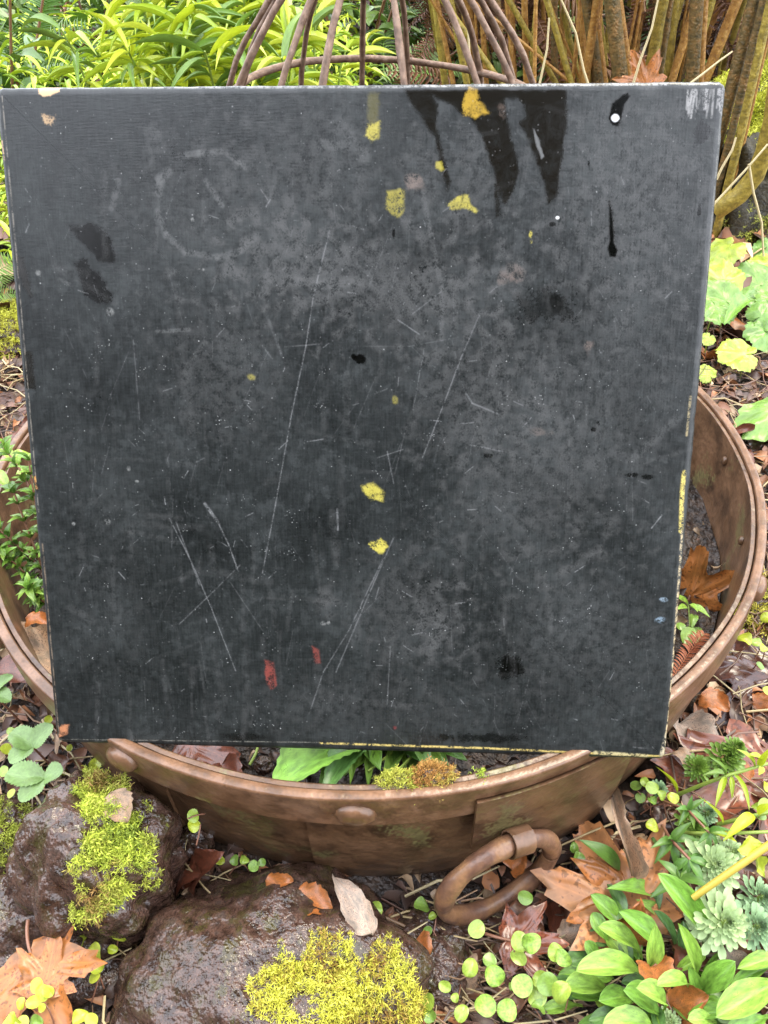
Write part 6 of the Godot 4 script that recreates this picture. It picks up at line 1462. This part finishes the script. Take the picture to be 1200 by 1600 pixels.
func litter() -> void:
	var r := RandomNumberGenerator.new()
	r.seed = 57
	var bit := leaf("ovate", 4, 1, 0.15, 0.2, 0.4, 0.0, 6.0, 0.05, 7).mesh()
	var tw := MB.new()
	tube(tw, [Vector3.ZERO, Vector3(0.04, 0.02, 0.35), Vector3(-0.02, 0.01, 0.7), Vector3(0.01, 0, 1)], [0.012, 0.012, 0.01, 0.007], 5)
	var twig := tw.mesh()
	var tones := [Color(0.14, 0.065, 0.038), Color(0.22, 0.1, 0.055), Color(0.33, 0.14, 0.06), Color(0.075, 0.042, 0.03), Color(0.4, 0.27, 0.16), Color(0.1, 0.06, 0.045)]
	var straw := [Color(0.34, 0.25, 0.12), Color(0.22, 0.13, 0.07), Color(0.1, 0.06, 0.04), Color(0.42, 0.34, 0.18), Color(0.14, 0.07, 0.045)]
	var near := []
	var nearc := []
	var far := []
	var farc := []
	var sticks := []
	var stickc := []
	while near.size() < 15000:
		var x := r.randf_range(-0.8, 0.95)
		var z := r.randf_range(-0.7, 0.62)
		var rad := sqrt(x * x + z * z)
		if rad < 0.385: continue
		var p := on_ground(x, z, r.randf() * 0.012)
		var a := r.randf() * TAU
		var d := Vector3(cos(a), r.randf_range(-0.4, 0.5), sin(a)).normalized() * r.randf_range(0.008, 0.03)
		near.append(frame_of(p, p + d, d.length() * r.randf_range(0.35, 0.8), r.randf_range(-0.8, 0.8)))
		nearc.append(tones[r.randi() % 6] * r.randf_range(0.6, 1.3))
	while far.size() < 6000:
		var z := r.randf_range(-3.2, -0.55)
		var x := r.randf_range(-1.6, 1.6) * (0.69 - z) / 2.6
		var p := on_ground(x, z, r.randf() * 0.03)
		var a := r.randf() * TAU
		var d := Vector3(cos(a), r.randf_range(-0.3, 0.5), sin(a)).normalized() * r.randf_range(0.025, 0.08)
		far.append(frame_of(p, p + d, d.length() * r.randf_range(0.4, 0.8), r.randf_range(-0.8, 0.8)))
		farc.append(tones[r.randi() % 6] * r.randf_range(0.8, 1.8))
	while sticks.size() < 3600:
		var x := r.randf_range(-0.75, 0.85)
		var z := r.randf_range(-0.5, 0.6)
		var w := Vector2((x - 0.09) / 0.17, (z - 0.44) / 0.08).length()
		if sqrt(x * x + z * z) < 0.4 or (w > 1.0 and r.randf() > 0.3): continue
		var p := on_ground(x, z, 0.006 + r.randf() * 0.022)
		var a := r.randfn(0.35, 0.5) if w < 1.2 else r.randf() * TAU
		var l := r.randf_range(0.02, 0.09)
		var d := Vector3(cos(a), r.randf_range(-0.1, 0.12), sin(a)).normalized() * l
		sticks.append(frame_of(p, p + d, 0.07 * r.randf_range(0.7, 1.8), r.randf() * TAU))
		stickc.append(straw[r.randi() % 5] * r.randf_range(0.7, 1.2))
	tag(many("leaf_litter", bit, M.vary, near, null, nearc), "layer of small wet brown leaf fragments around the cauldron", "leaf litter", "", "stuff")
	tag(many("leaf_litter", bit, M.vary, far, null, farc), "layer of brown fallen leaves on the ground behind the panel", "leaf litter", "", "stuff")
	tag(many("twig_litter", twig, M.vary, sticks, null, stickc), "scattered straw, needles and thin twigs on the ground", "twigs", "", "stuff")
	var crumbs := []
	var crumbc := []
	while crumbs.size() < 2200:
		var a := r.randf() * TAU
		var rad := 0.37 * sqrt(r.randf())
		var p := Vector3(sin(a) * rad, -0.088 + r.randf() * 0.008, cos(a) * rad)
		var d := Vector3(r.randfn(), r.randfn() * 0.4, r.randfn()).normalized() * r.randf_range(0.004, 0.018)
		crumbs.append(frame_of(p, p + d, d.length() * r.randf_range(0.3, 0.8), r.randf() * 2.0))
		crumbc.append(tones[[0, 3, 5, 3, 4][r.randi() % 5]] * r.randf_range(0.4, 1.0))
	tag(many("soil_litter", bit, M.vary, crumbs, null, crumbc), "dark crumbs and leaf bits on the soil inside the cauldron", "leaf litter", "", "stuff")
